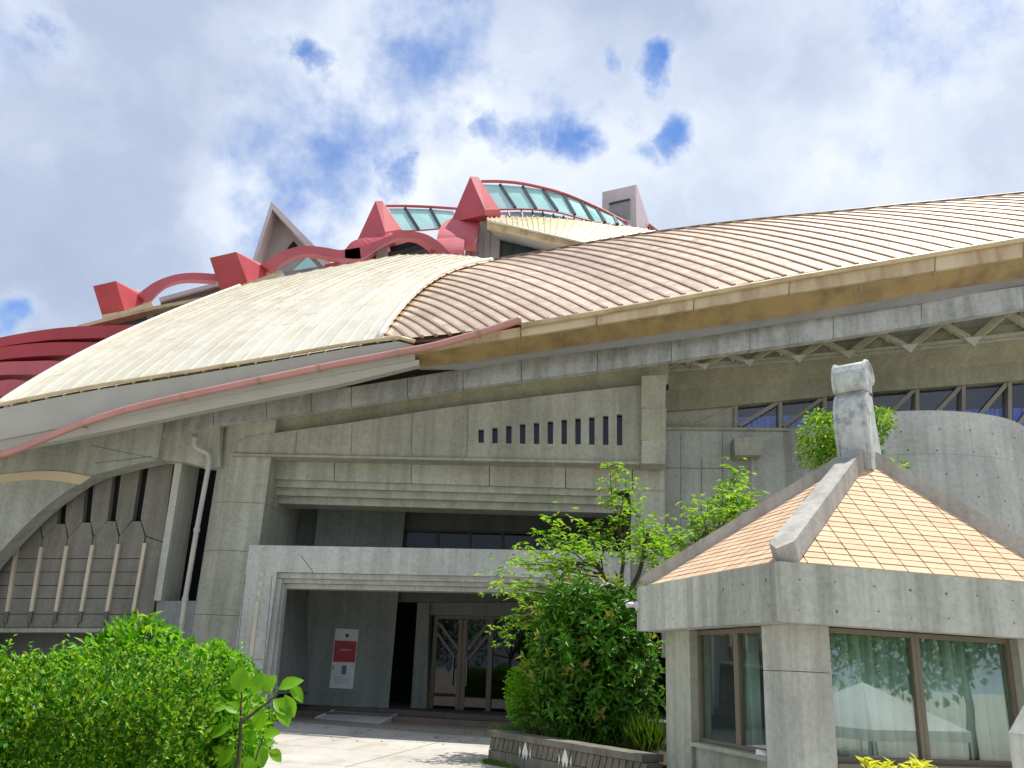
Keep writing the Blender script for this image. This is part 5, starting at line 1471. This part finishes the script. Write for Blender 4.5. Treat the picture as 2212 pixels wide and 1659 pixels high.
for k in range(26):
    x_ = random.uniform(hx0 + .2, hx1 - .2); y_ = random.uniform(hY0 + .25, hY1 - .4)
    st.tube([(x_, y_, 0), (x_ + random.uniform(-.1, .1), y_ + random.uniform(-.1, .1), .6), (x_ + random.uniform(-.25, .25), y_ + random.uniform(-.2, .2), 1.2)], [.022, .016, .006], 5)
st.build('stems', 'bark', hed, kind='stuff')
# loose shoots standing out of the hedge top
ns = 130; sx_ = rng.uniform(hx0, hx1 - .05, ns); sy_ = rng.uniform(hY0 + .1, hY1, ns); hh = rng.uniform(.05, .20, ns)
PP_, UU, NN = [], [], []
for k in range(ns):
    for j in range(7):
        PP_.append((sx_[k] + random.uniform(-.02, .02), sy_[k], ztop + .05 * (sy_[k] - hY0) + .05 + hh[k] * j / 6)); a_ = random.uniform(0, 6.28)
        UU.append((math.cos(a_), math.sin(a_), .7)); NN.append((-.5 * math.cos(a_), -.5 * math.sin(a_), 1))
leaf_mesh('shoots', PP_, NN, UU, rng.uniform(.03, .06, len(PP_)), rng.uniform(.014, .022, len(PP_)), 'leaf_bright', hed, 'stuff')

def blob_cloud(blobs, n, shell=.35):
    """points near the surface of ellipsoids given as (centre, radii)"""
    vol = np.array([b_[1][0] * b_[1][2] for b_ in blobs]); pk = rng.choice(len(blobs), n, p=vol / vol.sum())
    d = unit(n); r_ = 1 - np.abs(rng.normal(0, shell, n)); r_ = np.clip(r_, .05, 1.12)
    c_ = np.array([blobs[k][0] for k in range(len(blobs))], float)[pk]; rr = np.array([blobs[k][1] for k in range(len(blobs))], float)[pk]
    return c_ + d * r_[:, None] * rr, d
def limb(mb, p, q, r0_, r1_, k=6, wob=.08):
    p, q = V(p), V(q); ln_ = (q - p).length; pts, rs_ = [], []
    for i in range(k + 1):
        t_ = i / k; w_ = wob * ln_ * math.sin(math.pi * t_)
        pts.append(lerp(p, q, t_) + V((random.uniform(-1, 1), random.uniform(-1, 1), random.uniform(-.5, .5))) * w_ * .5); rs_.append(lerp(r0_, r1_, t_))
    mb.tube(pts, rs_, 7); return pts

# --- taller shrub behind the hedge
def yv(px, py, Y): return np.array(aty(px, py, Y))
Yb1 = 8.4
c_ = aty(320, 1440, Yb1)
shr = thing('shrub', 'loose bright green shrub rising behind the clipped hedge', 'shrub', (c_.x, c_.y, 0))
sc_ = Yb1 / FPX
bl = [(yv(300, 1400, Yb1), (70 * sc_, .45, 55 * sc_)), (yv(240, 1425, Yb1), (70 * sc_, .45, 50 * sc_)), (yv(370, 1440, Yb1), (65 * sc_, .45, 55 * sc_)), (yv(180, 1450, Yb1), (60 * sc_, .4, 40 * sc_)), (yv(470, 1450, Yb1 - 1.2), (28 * sc_, .25, 35 * sc_)), (yv(430, 1480, Yb1 - .8), (60 * sc_, .4, 60 * sc_)), (yv(300, 1480, Yb1), (150 * sc_, .5, 60 * sc_))]
P, D = blob_cloud(bl, 2600, .3)
leaf_mesh('foliage', P, D * .4 + unit(len(P)) * .5 + np.array([0, -.1, .8]), D * .8 + unit(len(P)) * .6 + np.array([0, 0, .05]), rng.uniform(.08, .15, len(P)), rng.uniform(.03, .055, len(P)), 'leaf_bright', shr, 'stuff')
st = MB(); trunk = V((c_.x, c_.y, 0))
for b_ in bl: limb(st, trunk + V((random.uniform(-.1, .1), random.uniform(-.1, .1), 0)), b_[0], .03, .008)
for px, py in ((320, 1340), (335, 1345), (262, 1362), (215, 1400), (390, 1390), (372, 1368), (480, 1420)):
    e_ = aty(px, py, Yb1); limb(st, e_ - V((.05, 0, .45)), e_, .008, .003)
    nP = [np.array(e_) + rng.normal(0, .03, 3) for _ in range(12)]
    leaf_mesh('foliage', nP, unit(12) * .5 + np.array([0, 0, .8]), unit(12) + np.array([0, 0, .3]), rng.uniform(.09, .14, 12), rng.uniform(.03, .05, 12), 'leaf_bright', shr, 'stuff')
st.build('stems', 'bark', shr)

# --- broad-leaved sapling at the right end of the hedge
Ys = 5.75
sb_ = aty(545, 1659, Ys)
sap = thing('sapling', 'spindly sapling with large round leaves at the right end of the hedge', 'sapling', (sb_.x, sb_.y, 0))
st = MB()
root = V((sb_.x - .10, sb_.y, 0))
j1 = aty(520, 1560, Ys); j2 = aty(600, 1500, Ys); j3 = aty(548, 1600, Ys)
limb(st, root, j1, .018, .011); limb(st, j1, j2, .011, .005); limb(st, j1, aty(520, 1480, Ys), .009, .004); limb(st, root + V((.02, 0, .6)), aty(570, 1590, Ys), .01, .004)
st.build('stems', 'bark', sap)
bigl = [(455, 1470, 50, 28, 200), (475, 1500, 60, 36, 205), (518, 1498, 50, 34, 95), (548, 1500, 44, 32, 80), (566, 1495, 40, 30, 60), (600, 1490, 52, 26, 30), (590, 1510, 50, 28, -30), (615, 1500, 48, 24, -60), (600, 1525, 46, 28, -45), (570, 1530, 44, 26, -100), (625, 1480, 44, 22, -40), (520, 1540, 40, 24, 150), (500, 1570, 44, 26, 200), (540, 1575, 40, 26, -80), (565, 1590, 40, 24, 20), (555, 1610, 44, 28, -60), (580, 1620, 34, 22, -30), (510, 1620, 44, 26, 220), (545, 1635, 36, 24, -90), (490, 1530, 44, 28, 170)]
def big_leaf_mesh(nm, fold=.25):
    me = bpy.data.meshes.new(nm)
    prof = [(0, 0), (.12, .16), (.3, .42), (.5, .5), (.72, .40), (.9, .18), (1, 0)]
    vs, fs = [], []
    for t_, w_ in prof: vs += [(-w_, t_, w_ * fold - .25 * t_ * t_), (0, t_, -.25 * t_ * t_), (w_, t_, w_ * fold - .25 * t_ * t_)]
    for k in range(len(prof) - 1):
        for s in range(2): fs.append((k * 3 + s, k * 3 + s + 1, k * 3 + s + 4, k * 3 + s + 3))
    me.from_pydata(vs, [], fs); me.polygons.foreach_set('use_smooth', [True] * len(fs)); return me
blm = big_leaf_mesh('leaf'); blm.materials.append(M['leaf_bright'])
def place_leaf(me, parent, base, d, nrm, ln_, wd__):
    d = V(d).normalized(); nrm = V(nrm); s_ = d.cross(nrm).normalized(); n2 = s_.cross(d).normalized()
    o = link(bpy.data.objects.new('leaf', me)); o.parent = parent
    mm = Matrix((s_ * wd__, d * ln_, n2 * ln_)).transposed().to_4x4()
    o.matrix_local = Matrix.Translation(V(base) - BASE[parent.name]) @ mm
    return o
for (px, py, ln_, wd__, an) in bigl:
    p = aty(px, py, Ys + random.uniform(-.12, .12)); a_ = math.radians(an)
    d = V((math.cos(a_), random.uniform(-.5, .1), math.sin(a_)))
    place_leaf(blm, sap, p, d, (random.uniform(-.3, .3), -.75, .65), ln_ * Ys / FPX, wd__ * Ys / FPX * 1.15)
P, D = blob_cloud([(yv(505, 1590, Ys + .1), (.10, .12, .22)), (yv(470, 1500, Ys + .3), (.12, .15, .18))], 260, .4)
leaf_mesh('foliage', P, unit(len(P)) + np.array([0, -.3, .6]), D + unit(len(P)) * .6, rng.uniform(.05, .09, len(P)), rng.uniform(.025, .05, len(P)), 'leaf_bright', sap, 'stuff')

Yl = 6.3
cl_ = aty(505, 1650, Yl); k_ = Yl / FPX
lsh = thing('loose_shrub', 'loose light green shrub between the hedge end and the sapling', 'shrub', (cl_.x, cl_.y, 0))
bl = [(yv(480, 1470, Yl), (55 * k_, .3, 55 * k_)), (yv(500, 1540, Yl), (60 * k_, .3, 60 * k_)), (yv(490, 1620, Yl), (65 * k_, .3, 60 * k_)), (yv(460, 1430, Yl), (35 * k_, .2, 40 * k_)), (yv(540, 1600, Yl), (35 * k_, .2, 40 * k_))]
P, D = blob_cloud(bl, 3600, .3)
leaf_mesh('foliage', P, D * .5 + unit(len(P)) * .5 + np.array([0, -.1, .6]), D * .7 + unit(len(P)) * .7, rng.uniform(.035, .075, len(P)), rng.uniform(.018, .036, len(P)), 'leaf_bright', lsh, 'stuff')
st = MB()
for b_ in bl: limb(st, V((cl_.x + random.uniform(-.08, .08), cl_.y, 0)), b_[0], .02, .006)
for px, py in ((492, 1402), (478, 1408), (505, 1425)):
    e_ = aty(px, py, Yl); limb(st, e_ - V((.03, 0, .25)), e_, .006, .002)
    nP = [np.array(e_) + rng.normal(0, .02, 3) - np.array([0, 0, .02 * q]) for q in range(14)]
    leaf_mesh('foliage', nP, unit(14) * .5 + np.array([0, 0, .8]), unit(14) + np.array([0, 0, .3]), .06, .026, 'leaf_bright', lsh, 'stuff')
st.build('stems', 'bark', lsh)

# --- dark glossy shrub in the planter
Yd = 16.2
cd_ = aty(1285, 1600, Yd)
dsh = thing('glossy_shrub', 'dense dark glossy shrub with reddish young leaves in the planter', 'shrub', (cd_.x, cd_.y, .40))
k_ = Yd / FPX
bl = [(yv(1280, 1330, Yd), (95 * k_, .75, 70 * k_)), (yv(1250, 1400, Yd), (100 * k_, .8, 80 * k_)), (yv(1320, 1420, Yd), (85 * k_, .8, 90 * k_)), (yv(1235, 1480, Yd), (80 * k_, .75, 75 * k_)), (yv(1310, 1500, Yd), (90 * k_, .75, 80 * k_)), (yv(1215, 1430, Yd), (65 * k_, .6, 60 * k_)), (yv(1345, 1330, Yd), (50 * k_, .6, 60 * k_)), (yv(1265, 1285, Yd), (45 * k_, .5, 30 * k_)), (yv(1215, 1340, Yd), (45 * k_, .5, 60 * k_)), (yv(1375, 1470, Yd), (40 * k_, .5, 80 * k_)), (yv(1280, 1545, Yd), (100 * k_, .6, 50 * k_))]
# whorls of leaves at the twig ends
nw = 850
P, D = blob_cloud(bl, nw, .13)
lp, lu, lnm, isr = [], [], [], []
for k in range(nw):
    ax = D[k] * .8 + np.array([0, -.15, .45]) + rng.normal(0, .2, 3); ax /= np.linalg.norm(ax)
    t1_ = np.cross(ax, rng.normal(size=3)); t1_ /= np.linalg.norm(t1_); t2_ = np.cross(ax, t1_)
    young = random.random() < (.22 if D[k][2] > .2 or D[k][0] < -.5 else .03)
    for j in range(8):
        a_ = j * 2.4 + random.uniform(-.3, .3); spread = random.uniform(.6, 1.3) * (0.45 if young and j < 3 else 1)
        lp.append(P[k] + ax * (.02 * (8 - j))); u_ = ax * (.75 if j < 4 else .15) + (t1_ * math.cos(a_) + t2_ * math.sin(a_)) * spread
        lu.append(u_); lnm.append(ax + np.array([0, 0, .3])); isr.append(young and j < 4)
lp, lu, lnm, isr = np.array(lp), np.array(lu), np.array(lnm), np.array(isr)
vis_score = (lp[:, 1] - cd_.y) + rng.normal(0, .12, len(lp))
order = np.argsort(vis_score)
single = np.zeros(len(lp), bool); single[order[:290]] = True
dlm = big_leaf_mesh('dark_leaf', .3); dlm.name = 'leaf'; dlm.materials.append(M['leaf_dark'])
rlm = dlm.copy(); rlm.materials.clear(); rlm.materials.append(M['leaf_red'])
for k in np.nonzero(single)[0]:
    ln_ = random.uniform(.14, .21)
    place_leaf(rlm if isr[k] else dlm, dsh, lp[k], lu[k], lnm[k], ln_, ln_ * .36)
for msk, mt_ in ((~single & ~isr, 'leaf_dark'), (~single & isr, 'leaf_red')):
    leaf_mesh('foliage', lp[msk], lnm[msk], lu[msk], rng.uniform(.13, .21, msk.sum()), rng.uniform(.045, .07, msk.sum()), mt_, dsh, 'stuff', .2)
P, D = blob_cloud(bl, 3200, .5)
leaf_mesh('inner_foliage', P, unit(len(P)), unit(len(P)), rng.uniform(.14, .2, len(P)), rng.uniform(.06, .08, len(P)), 'leaf_dark', dsh, 'stuff')
st = MB()
for k in range(7): limb(st, cd_ * 1 + V((random.uniform(-.3, .3), random.uniform(-.1, .3), .4 - cd_.z)), V(P[k]), .045, .012)
st.build('stems', 'bark', dsh)

# --- round light bush and cycad left of it
Yr = 17.2
cb_ = aty(1150, 1560, Yr); k_ = Yr / FPX
rb2 = thing('small_shrub', 'small round pale green shrub left of the dark glossy shrub', 'shrub', (cb_.x, cb_.y, .40))
P, D = blob_cloud([(yv(1140, 1490, Yr), (48 * k_, .4, 55 * k_)), (yv(1165, 1470, Yr), (50 * k_, .4, 50 * k_)), (yv(1150, 1530, Yr), (50 * k_, .4, 45 * k_))], 5200, .25)
leaf_mesh('foliage', P, D + unit(len(P)) * .7 + np.array([0, 0, .4]), D + unit(len(P)) * .7, rng.uniform(.05, .085, len(P)), rng.uniform(.025, .04, len(P)), 'leaf_bright', rb2, 'stuff')
st = MB()
for k in range(5): limb(st, V((cb_.x + random.uniform(-.1, .1), cb_.y, .4)), V(P[k]), .02, .006)
st.build('stems', 'bark', rb2)
Yc = 16.5
cc = aty(1195, 1580, Yc)
cyc = thing('cycad', 'dark cycad with arching feathery fronds at the planter edge', 'cycad', (cc.x, cc.y, .40))
stp = V((cc.x, cc.y, .4)); top = stp + Z * .45
MB().tube([stp, top], [.12, .09], 8).build('stem', 'bark', cyc)
for k in range(22):
    a_ = k * 2.4; e = random.uniform(.25, .95); L_ = random.uniform(.75, 1.0)
    d = V((math.cos(a_) * math.cos(e), math.sin(a_) * math.cos(e), math.sin(e)))
    pos, upv, nv_ = [], [], []
    for j in range(2, 26):
        t_ = j / 25; q = top + d * (L_ * t_) + V((0, 0, -.42 * t_ * t_ * L_)); tg = (d + V((0, 0, -.84 * t_))).normalized(); s_ = tg.cross(Z).normalized()
        for sg in (-1, 1):
            pos.append(q); upv.append(s_ * sg + tg * .55 + Z * .2); nv_.append(Z)
    leaf_mesh('frond', pos, nv_, upv, .17, .022, 'leaf_fern', cyc)
# --- grass tufts in the planter
def tuft(px, py, Y, n, h, sp_, label):
    c_ = aty(px, py, Y); o = thing('grass_tuft', label, 'grass', (c_.x, c_.y, .40))
    P = np.stack([c_.x + rng.normal(0, sp_, n), c_.y + rng.normal(0, .2, n), np.full(n, .40)], 1)
    leaf_mesh('blades', P, np.array([0, -1, .4]) + unit(n) * .4, np.array([0, 0, 1]) + unit(n) * .45, rng.uniform(.5, 1, n) * h, .02, 'grass', o, 'stuff', .05)
tuft(1392, 1620, 15.2, 260, .75, .13, 'tall bright grass tuft between the glossy shrub and the kiosk')
tuft(1255, 1610, 16.0, 320, .45, .3, 'low grass tuft under the dark glossy shrub')
tuft(1120, 1585, 16.9, 240, .32, .22, 'short yellowish grass tuft at the left end of the planter')

# --- deciduous tree behind the planter
Yt_ = 17.6
tr = aty(1345, 1600, Yt_); k_ = Yt_ / FPX
tre = thing('deciduous_tree', 'sparse light green tree with open branches behind the planter', 'tree', (tr.x, tr.y, .40))
tw = MB()
T0 = V((tr.x, tr.y, .4)); T1 = aty(1350, 1330, Yt_)
limb(tw, T0, T1, .11, .085, 8, .04)
mains = {'a': (1290, 1215), 'b': (1400, 1150), 'c': (1470, 1240), 'd': (1340, 1150), 'e': (1240, 1270), 'f': (1540, 1190)}
mp = {}
for q, (px, py) in mains.items():
    e_ = aty(px, py, Yt_ + random.uniform(-.7, .7)); mp[q] = e_
    limb(tw, T1 if q != 'f' else mp['c'], e_, .06 if q != 'f' else .04, .028)
tips = [('d', 1318, 1018), ('d', 1352, 1030), ('d', 1345, 1062), ('d', 1322, 1078), ('d', 1330, 1048), ('d', 1368, 1095), ('d', 1345, 1118), ('a', 1200, 1122), ('a', 1243, 1158), ('a', 1180, 1165), ('a', 1308, 1162), ('a', 1300, 1138), ('b', 1392, 1138), ('b', 1430, 1150), ('b', 1475, 1165), ('b', 1412, 1195), ('d', 1350, 1190), ('a', 1272, 1198), ('a', 1205, 1205), ('a', 1150, 1190), ('a', 1112, 1222), ('e', 1078, 1258), ('e', 1150, 1272), ('e', 1200, 1248), ('a', 1240, 1228), ('e', 1130, 1296), ('e', 1172, 1308), ('f', 1500, 1110), ('f', 1530, 1085), ('f', 1583, 1052), ('f', 1592, 1018), ('f', 1612, 1062), ('f', 1530, 1132), ('f', 1580, 1105), ('f', 1622, 1100), ('f', 1545, 1168), ('c', 1480, 1212), ('c', 1505, 1235), ('c', 1440, 1232), ('f', 1562, 1150), ('f', 1602, 1138), ('e', 1080, 1372), ('e', 1112, 1352), ('e', 1140, 1342), ('b', 1395, 1175), ('b', 1450, 1185), ('a', 1255, 1180), ('a', 1225, 1175), ('e', 1190, 1285), ('e', 1225, 1260), ('c', 1420, 1225), ('d', 1375, 1160), ('f', 1515, 1160), ('c', 1465, 1255), ('f', 1570, 1080), ('f', 1605, 1085), ('e', 1108, 1275), ('a', 1135, 1215), ('f', 1590, 1125), ('f', 1520, 1200), ('c', 1490, 1190), ('b', 1420, 1170), ('a', 1165, 1215), ('a', 1215, 1225)]
LPn, LUp, LNr = [], [], []
for q, px, py in tips:
    e_ = aty(px, py, Yt_ + random.uniform(-1.0, 1.0)); bse = lerp(mp[q], T1, random.uniform(0, .35))
    pts = limb(tw, bse, e_, .02, .006, 6, .10)
    dens = 42 if px > 1480 or (1380 < px < 1480 and py > 1130) else 28
    if py < 1085 and 1310 < px < 1375: dens = 15
    for tt_ in range(dens):
        b0 = V(pts[random.choice((4, 5, 6, 6, 6))]); c_ = np.array(b0) + rng.normal(0, 1, 3) * np.array([.17, .17, .13])
        a_ = random.uniform(0, 6.28)
        for j in range(3):      # a leaflet spray
            aa_ = a_ + (j - 1) * .8
            LPn.append(c_); LUp.append((math.cos(aa_), math.sin(aa_), random.uniform(-.45, .35))); LNr.append((random.uniform(-.4, .4), random.uniform(-.5, .2), 1))
tw.build('branches', 'bark', tre)
leaf_mesh('foliage', LPn, LNr, LUp, rng.uniform(.11, .19, len(LPn)), rng.uniform(.038, .062, len(LPn)), 'leaf_tree', tre, 'stuff')

# --- tree behind the kiosk, showing beside the finial
Yk = 18.5
ck = aty(1815, 1300, Yk); k_ = Yk / FPX
tk = thing('leafy_tree', 'bushy green tree behind the kiosk finial', 'tree', (ck.x, ck.y, 0))
tw = MB(); T0 = V((ck.x, ck.y, 0)); T1 = aty(1815, 1080, Yk); limb(tw, T0, T1, .1, .07, 8, .03)
bl = [(yv(1775, 940, Yk), (52 * k_, .5, 48 * k_)), (yv(1800, 985, Yk), (48 * k_, .5, 50 * k_)), (yv(1760, 975, Yk), (38 * k_, .4, 40 * k_)), (yv(1830, 930, Yk), (60 * k_, .5, 50 * k_)), (yv(1885, 925, Yk), (34 * k_, .4, 36 * k_)), (yv(1905, 910, Yk), (26 * k_, .35, 26 * k_)), (yv(1850, 1010, Yk), (75 * k_, .5, 50 * k_)), (yv(1935, 1008, Yk), (22 * k_, .3, 16 * k_)), (yv(1770, 900, Yk), (30 * k_, .3, 14 * k_)), (yv(1900, 892, Yk), (30 * k_, .3, 9 * k_))]
P, D = blob_cloud(bl, 3400, .28)
leaf_mesh('foliage', P, D * .5 + unit(len(P)) * .6 + np.array([0, 0, .6]), D * .8 + unit(len(P)) * .7 + np.array([0, 0, -.25]), rng.uniform(.09, .15, len(P)), rng.uniform(.04, .06, len(P)), 'leaf_tree', tk, 'stuff')
for b_ in bl: limb(tw, T1, b_[0], .04, .01)
tw.build('trunk', 'bark', tk)

# --- yellow croton at the bottom edge
Yy = 7.0
cy = aty(1945, 1690, Yy)
cro = thing('croton', 'bright yellow leafed croton in front of the kiosk window', 'shrub', (cy.x, cy.y, 0))
P, L_, U_, N_ = [], [], [], []
st = MB()
for px, py in ((2035, 1638), (2052, 1650), (2075, 1648), (2100, 1655), (2130, 1650), (2150, 1642), (2165, 1655), (2090, 1668), (2140, 1668), (2060, 1670), (2180, 1668)):
    e_ = aty(px - 166, py + 12, Yy + random.uniform(-.15, .15)); limb(st, V((cy.x + random.uniform(-.05, .05), cy.y, 0)), e_, .015, .006)
    for j in range(16):
        a_ = j * 2.4; P.append(np.array(e_) + rng.normal(0, .015, 3)); U_.append((math.cos(a_), math.sin(a_), random.uniform(.1, 1.3))); N_.append((-.4 * math.cos(a_), -.4 * math.sin(a_), 1))
leaf_mesh('foliage', P, N_, U_, rng.uniform(.06, .11, len(P)), rng.uniform(.022, .04, len(P)), 'leaf_yellow', cro, 'stuff')
st.build('stems', 'bark', cro)
# small weeds along the planter foot
wp_ = thing('weeds', 'low green weeds along the foot of the planter wall', 'weeds', tuple(c0))
n = 380
P = np.stack([np.zeros(n)] * 3, 1)
for k in range(n):
    q = PL(abs(random.gauss(.15, .35)), -abs(random.gauss(0, .05)) - .02, 0); P[k] = q
leaf_mesh('blades', P, unit(n) + np.array([0, -1, .3]), unit(n) * .8 + np.array([0, 0, 1]), rng.uniform(.04, .12, n), .018, 'grass', wp_, 'stuff')

# --- trees behind the viewer (mirrored in the windows)
def back_tree(x, y, h, w, label, seed):
    g = gz(x, y); o = thing('background_tree', label, 'tree', (x, y, g), 'trees behind the viewer')
    tw = MB(); limb(tw, V((x, y, g)), V((x, y, g + h * .55)), .22, .12, 6, .03)
    bl = [((x + random.uniform(-.5, .5) * w, y + random.uniform(-.4, .4) * w, g + h * random.uniform(.45, .85)), (w * .42, w * .42, h * .22)) for _ in range(7)]
    for b_ in bl: limb(tw, V((x, y, g + h * .4)), b_[0], .08, .03)
    tw.build('trunk', 'bark', o)
    P, D = blob_cloud(bl, 2600, .3)
    leaf_mesh('crown', P, D * .5 + unit(len(P)) * .6 + np.array([0, 0, .6]), D + unit(len(P)) * .7, rng.uniform(.28, .5, len(P)), rng.uniform(.16, .28, len(P)), 'leaf_dark', o, 'stuff')
for k in range(12):
    a_ = math.radians(-78 + k * 15)
    r_ = random.uniform(24, 30)
    back_tree(6 + r_ * math.sin(a_), -6 - r_ * math.cos(a_) * .8, random.uniform(8, 12), random.uniform(6, 8), 'dark green broadleaf tree in the row behind the viewer', k)

# --- paving joints and fallen leaves
gobj = bpy.data.objects['ground']; BASE['ground'] = V((0, 0, 0))
def joint(p, q, w=.012):
    d = (q - p).normalized(); n_ = V((-d.y, d.x, 0)) * w / 2
    obj('paving_joint', [p - n_ + Z * .004, q - n_ + Z * .004, q + n_ + Z * .004, p + n_ + Z * .004], [(0, 1, 2, 3)], 'step', gobj)
for k in range(4):
    o_ = sl - nn * (3.2 + 2.6 * k); joint(o_ - dd * 1.5, o_ + dd * 14)
for k in range(5):
    o_ = sl + dd * (-.5 + 2.6 * k) - nn * 3.2; joint(o_, o_ - nn * 8)
fl = thing('fallen_leaves', 'few dry fallen leaves scattered on the pale paving', 'leaves', tuple(atz(800, 1600, 0)))
n = 70
P = np.array([tuple(sl + dd * random.uniform(-.5, 8) - nn * random.uniform(.1, 7) + Z * random.uniform(.008, .02)) for _ in range(n)])
leaf_mesh('dry_leaf', P, unit(n) * .3 + np.array([0, 0, 1]), unit(n) * np.array([1, 1, .1]), rng.uniform(.05, .10, n), rng.uniform(.03, .05, n), 'bark', fl, 'stuff')
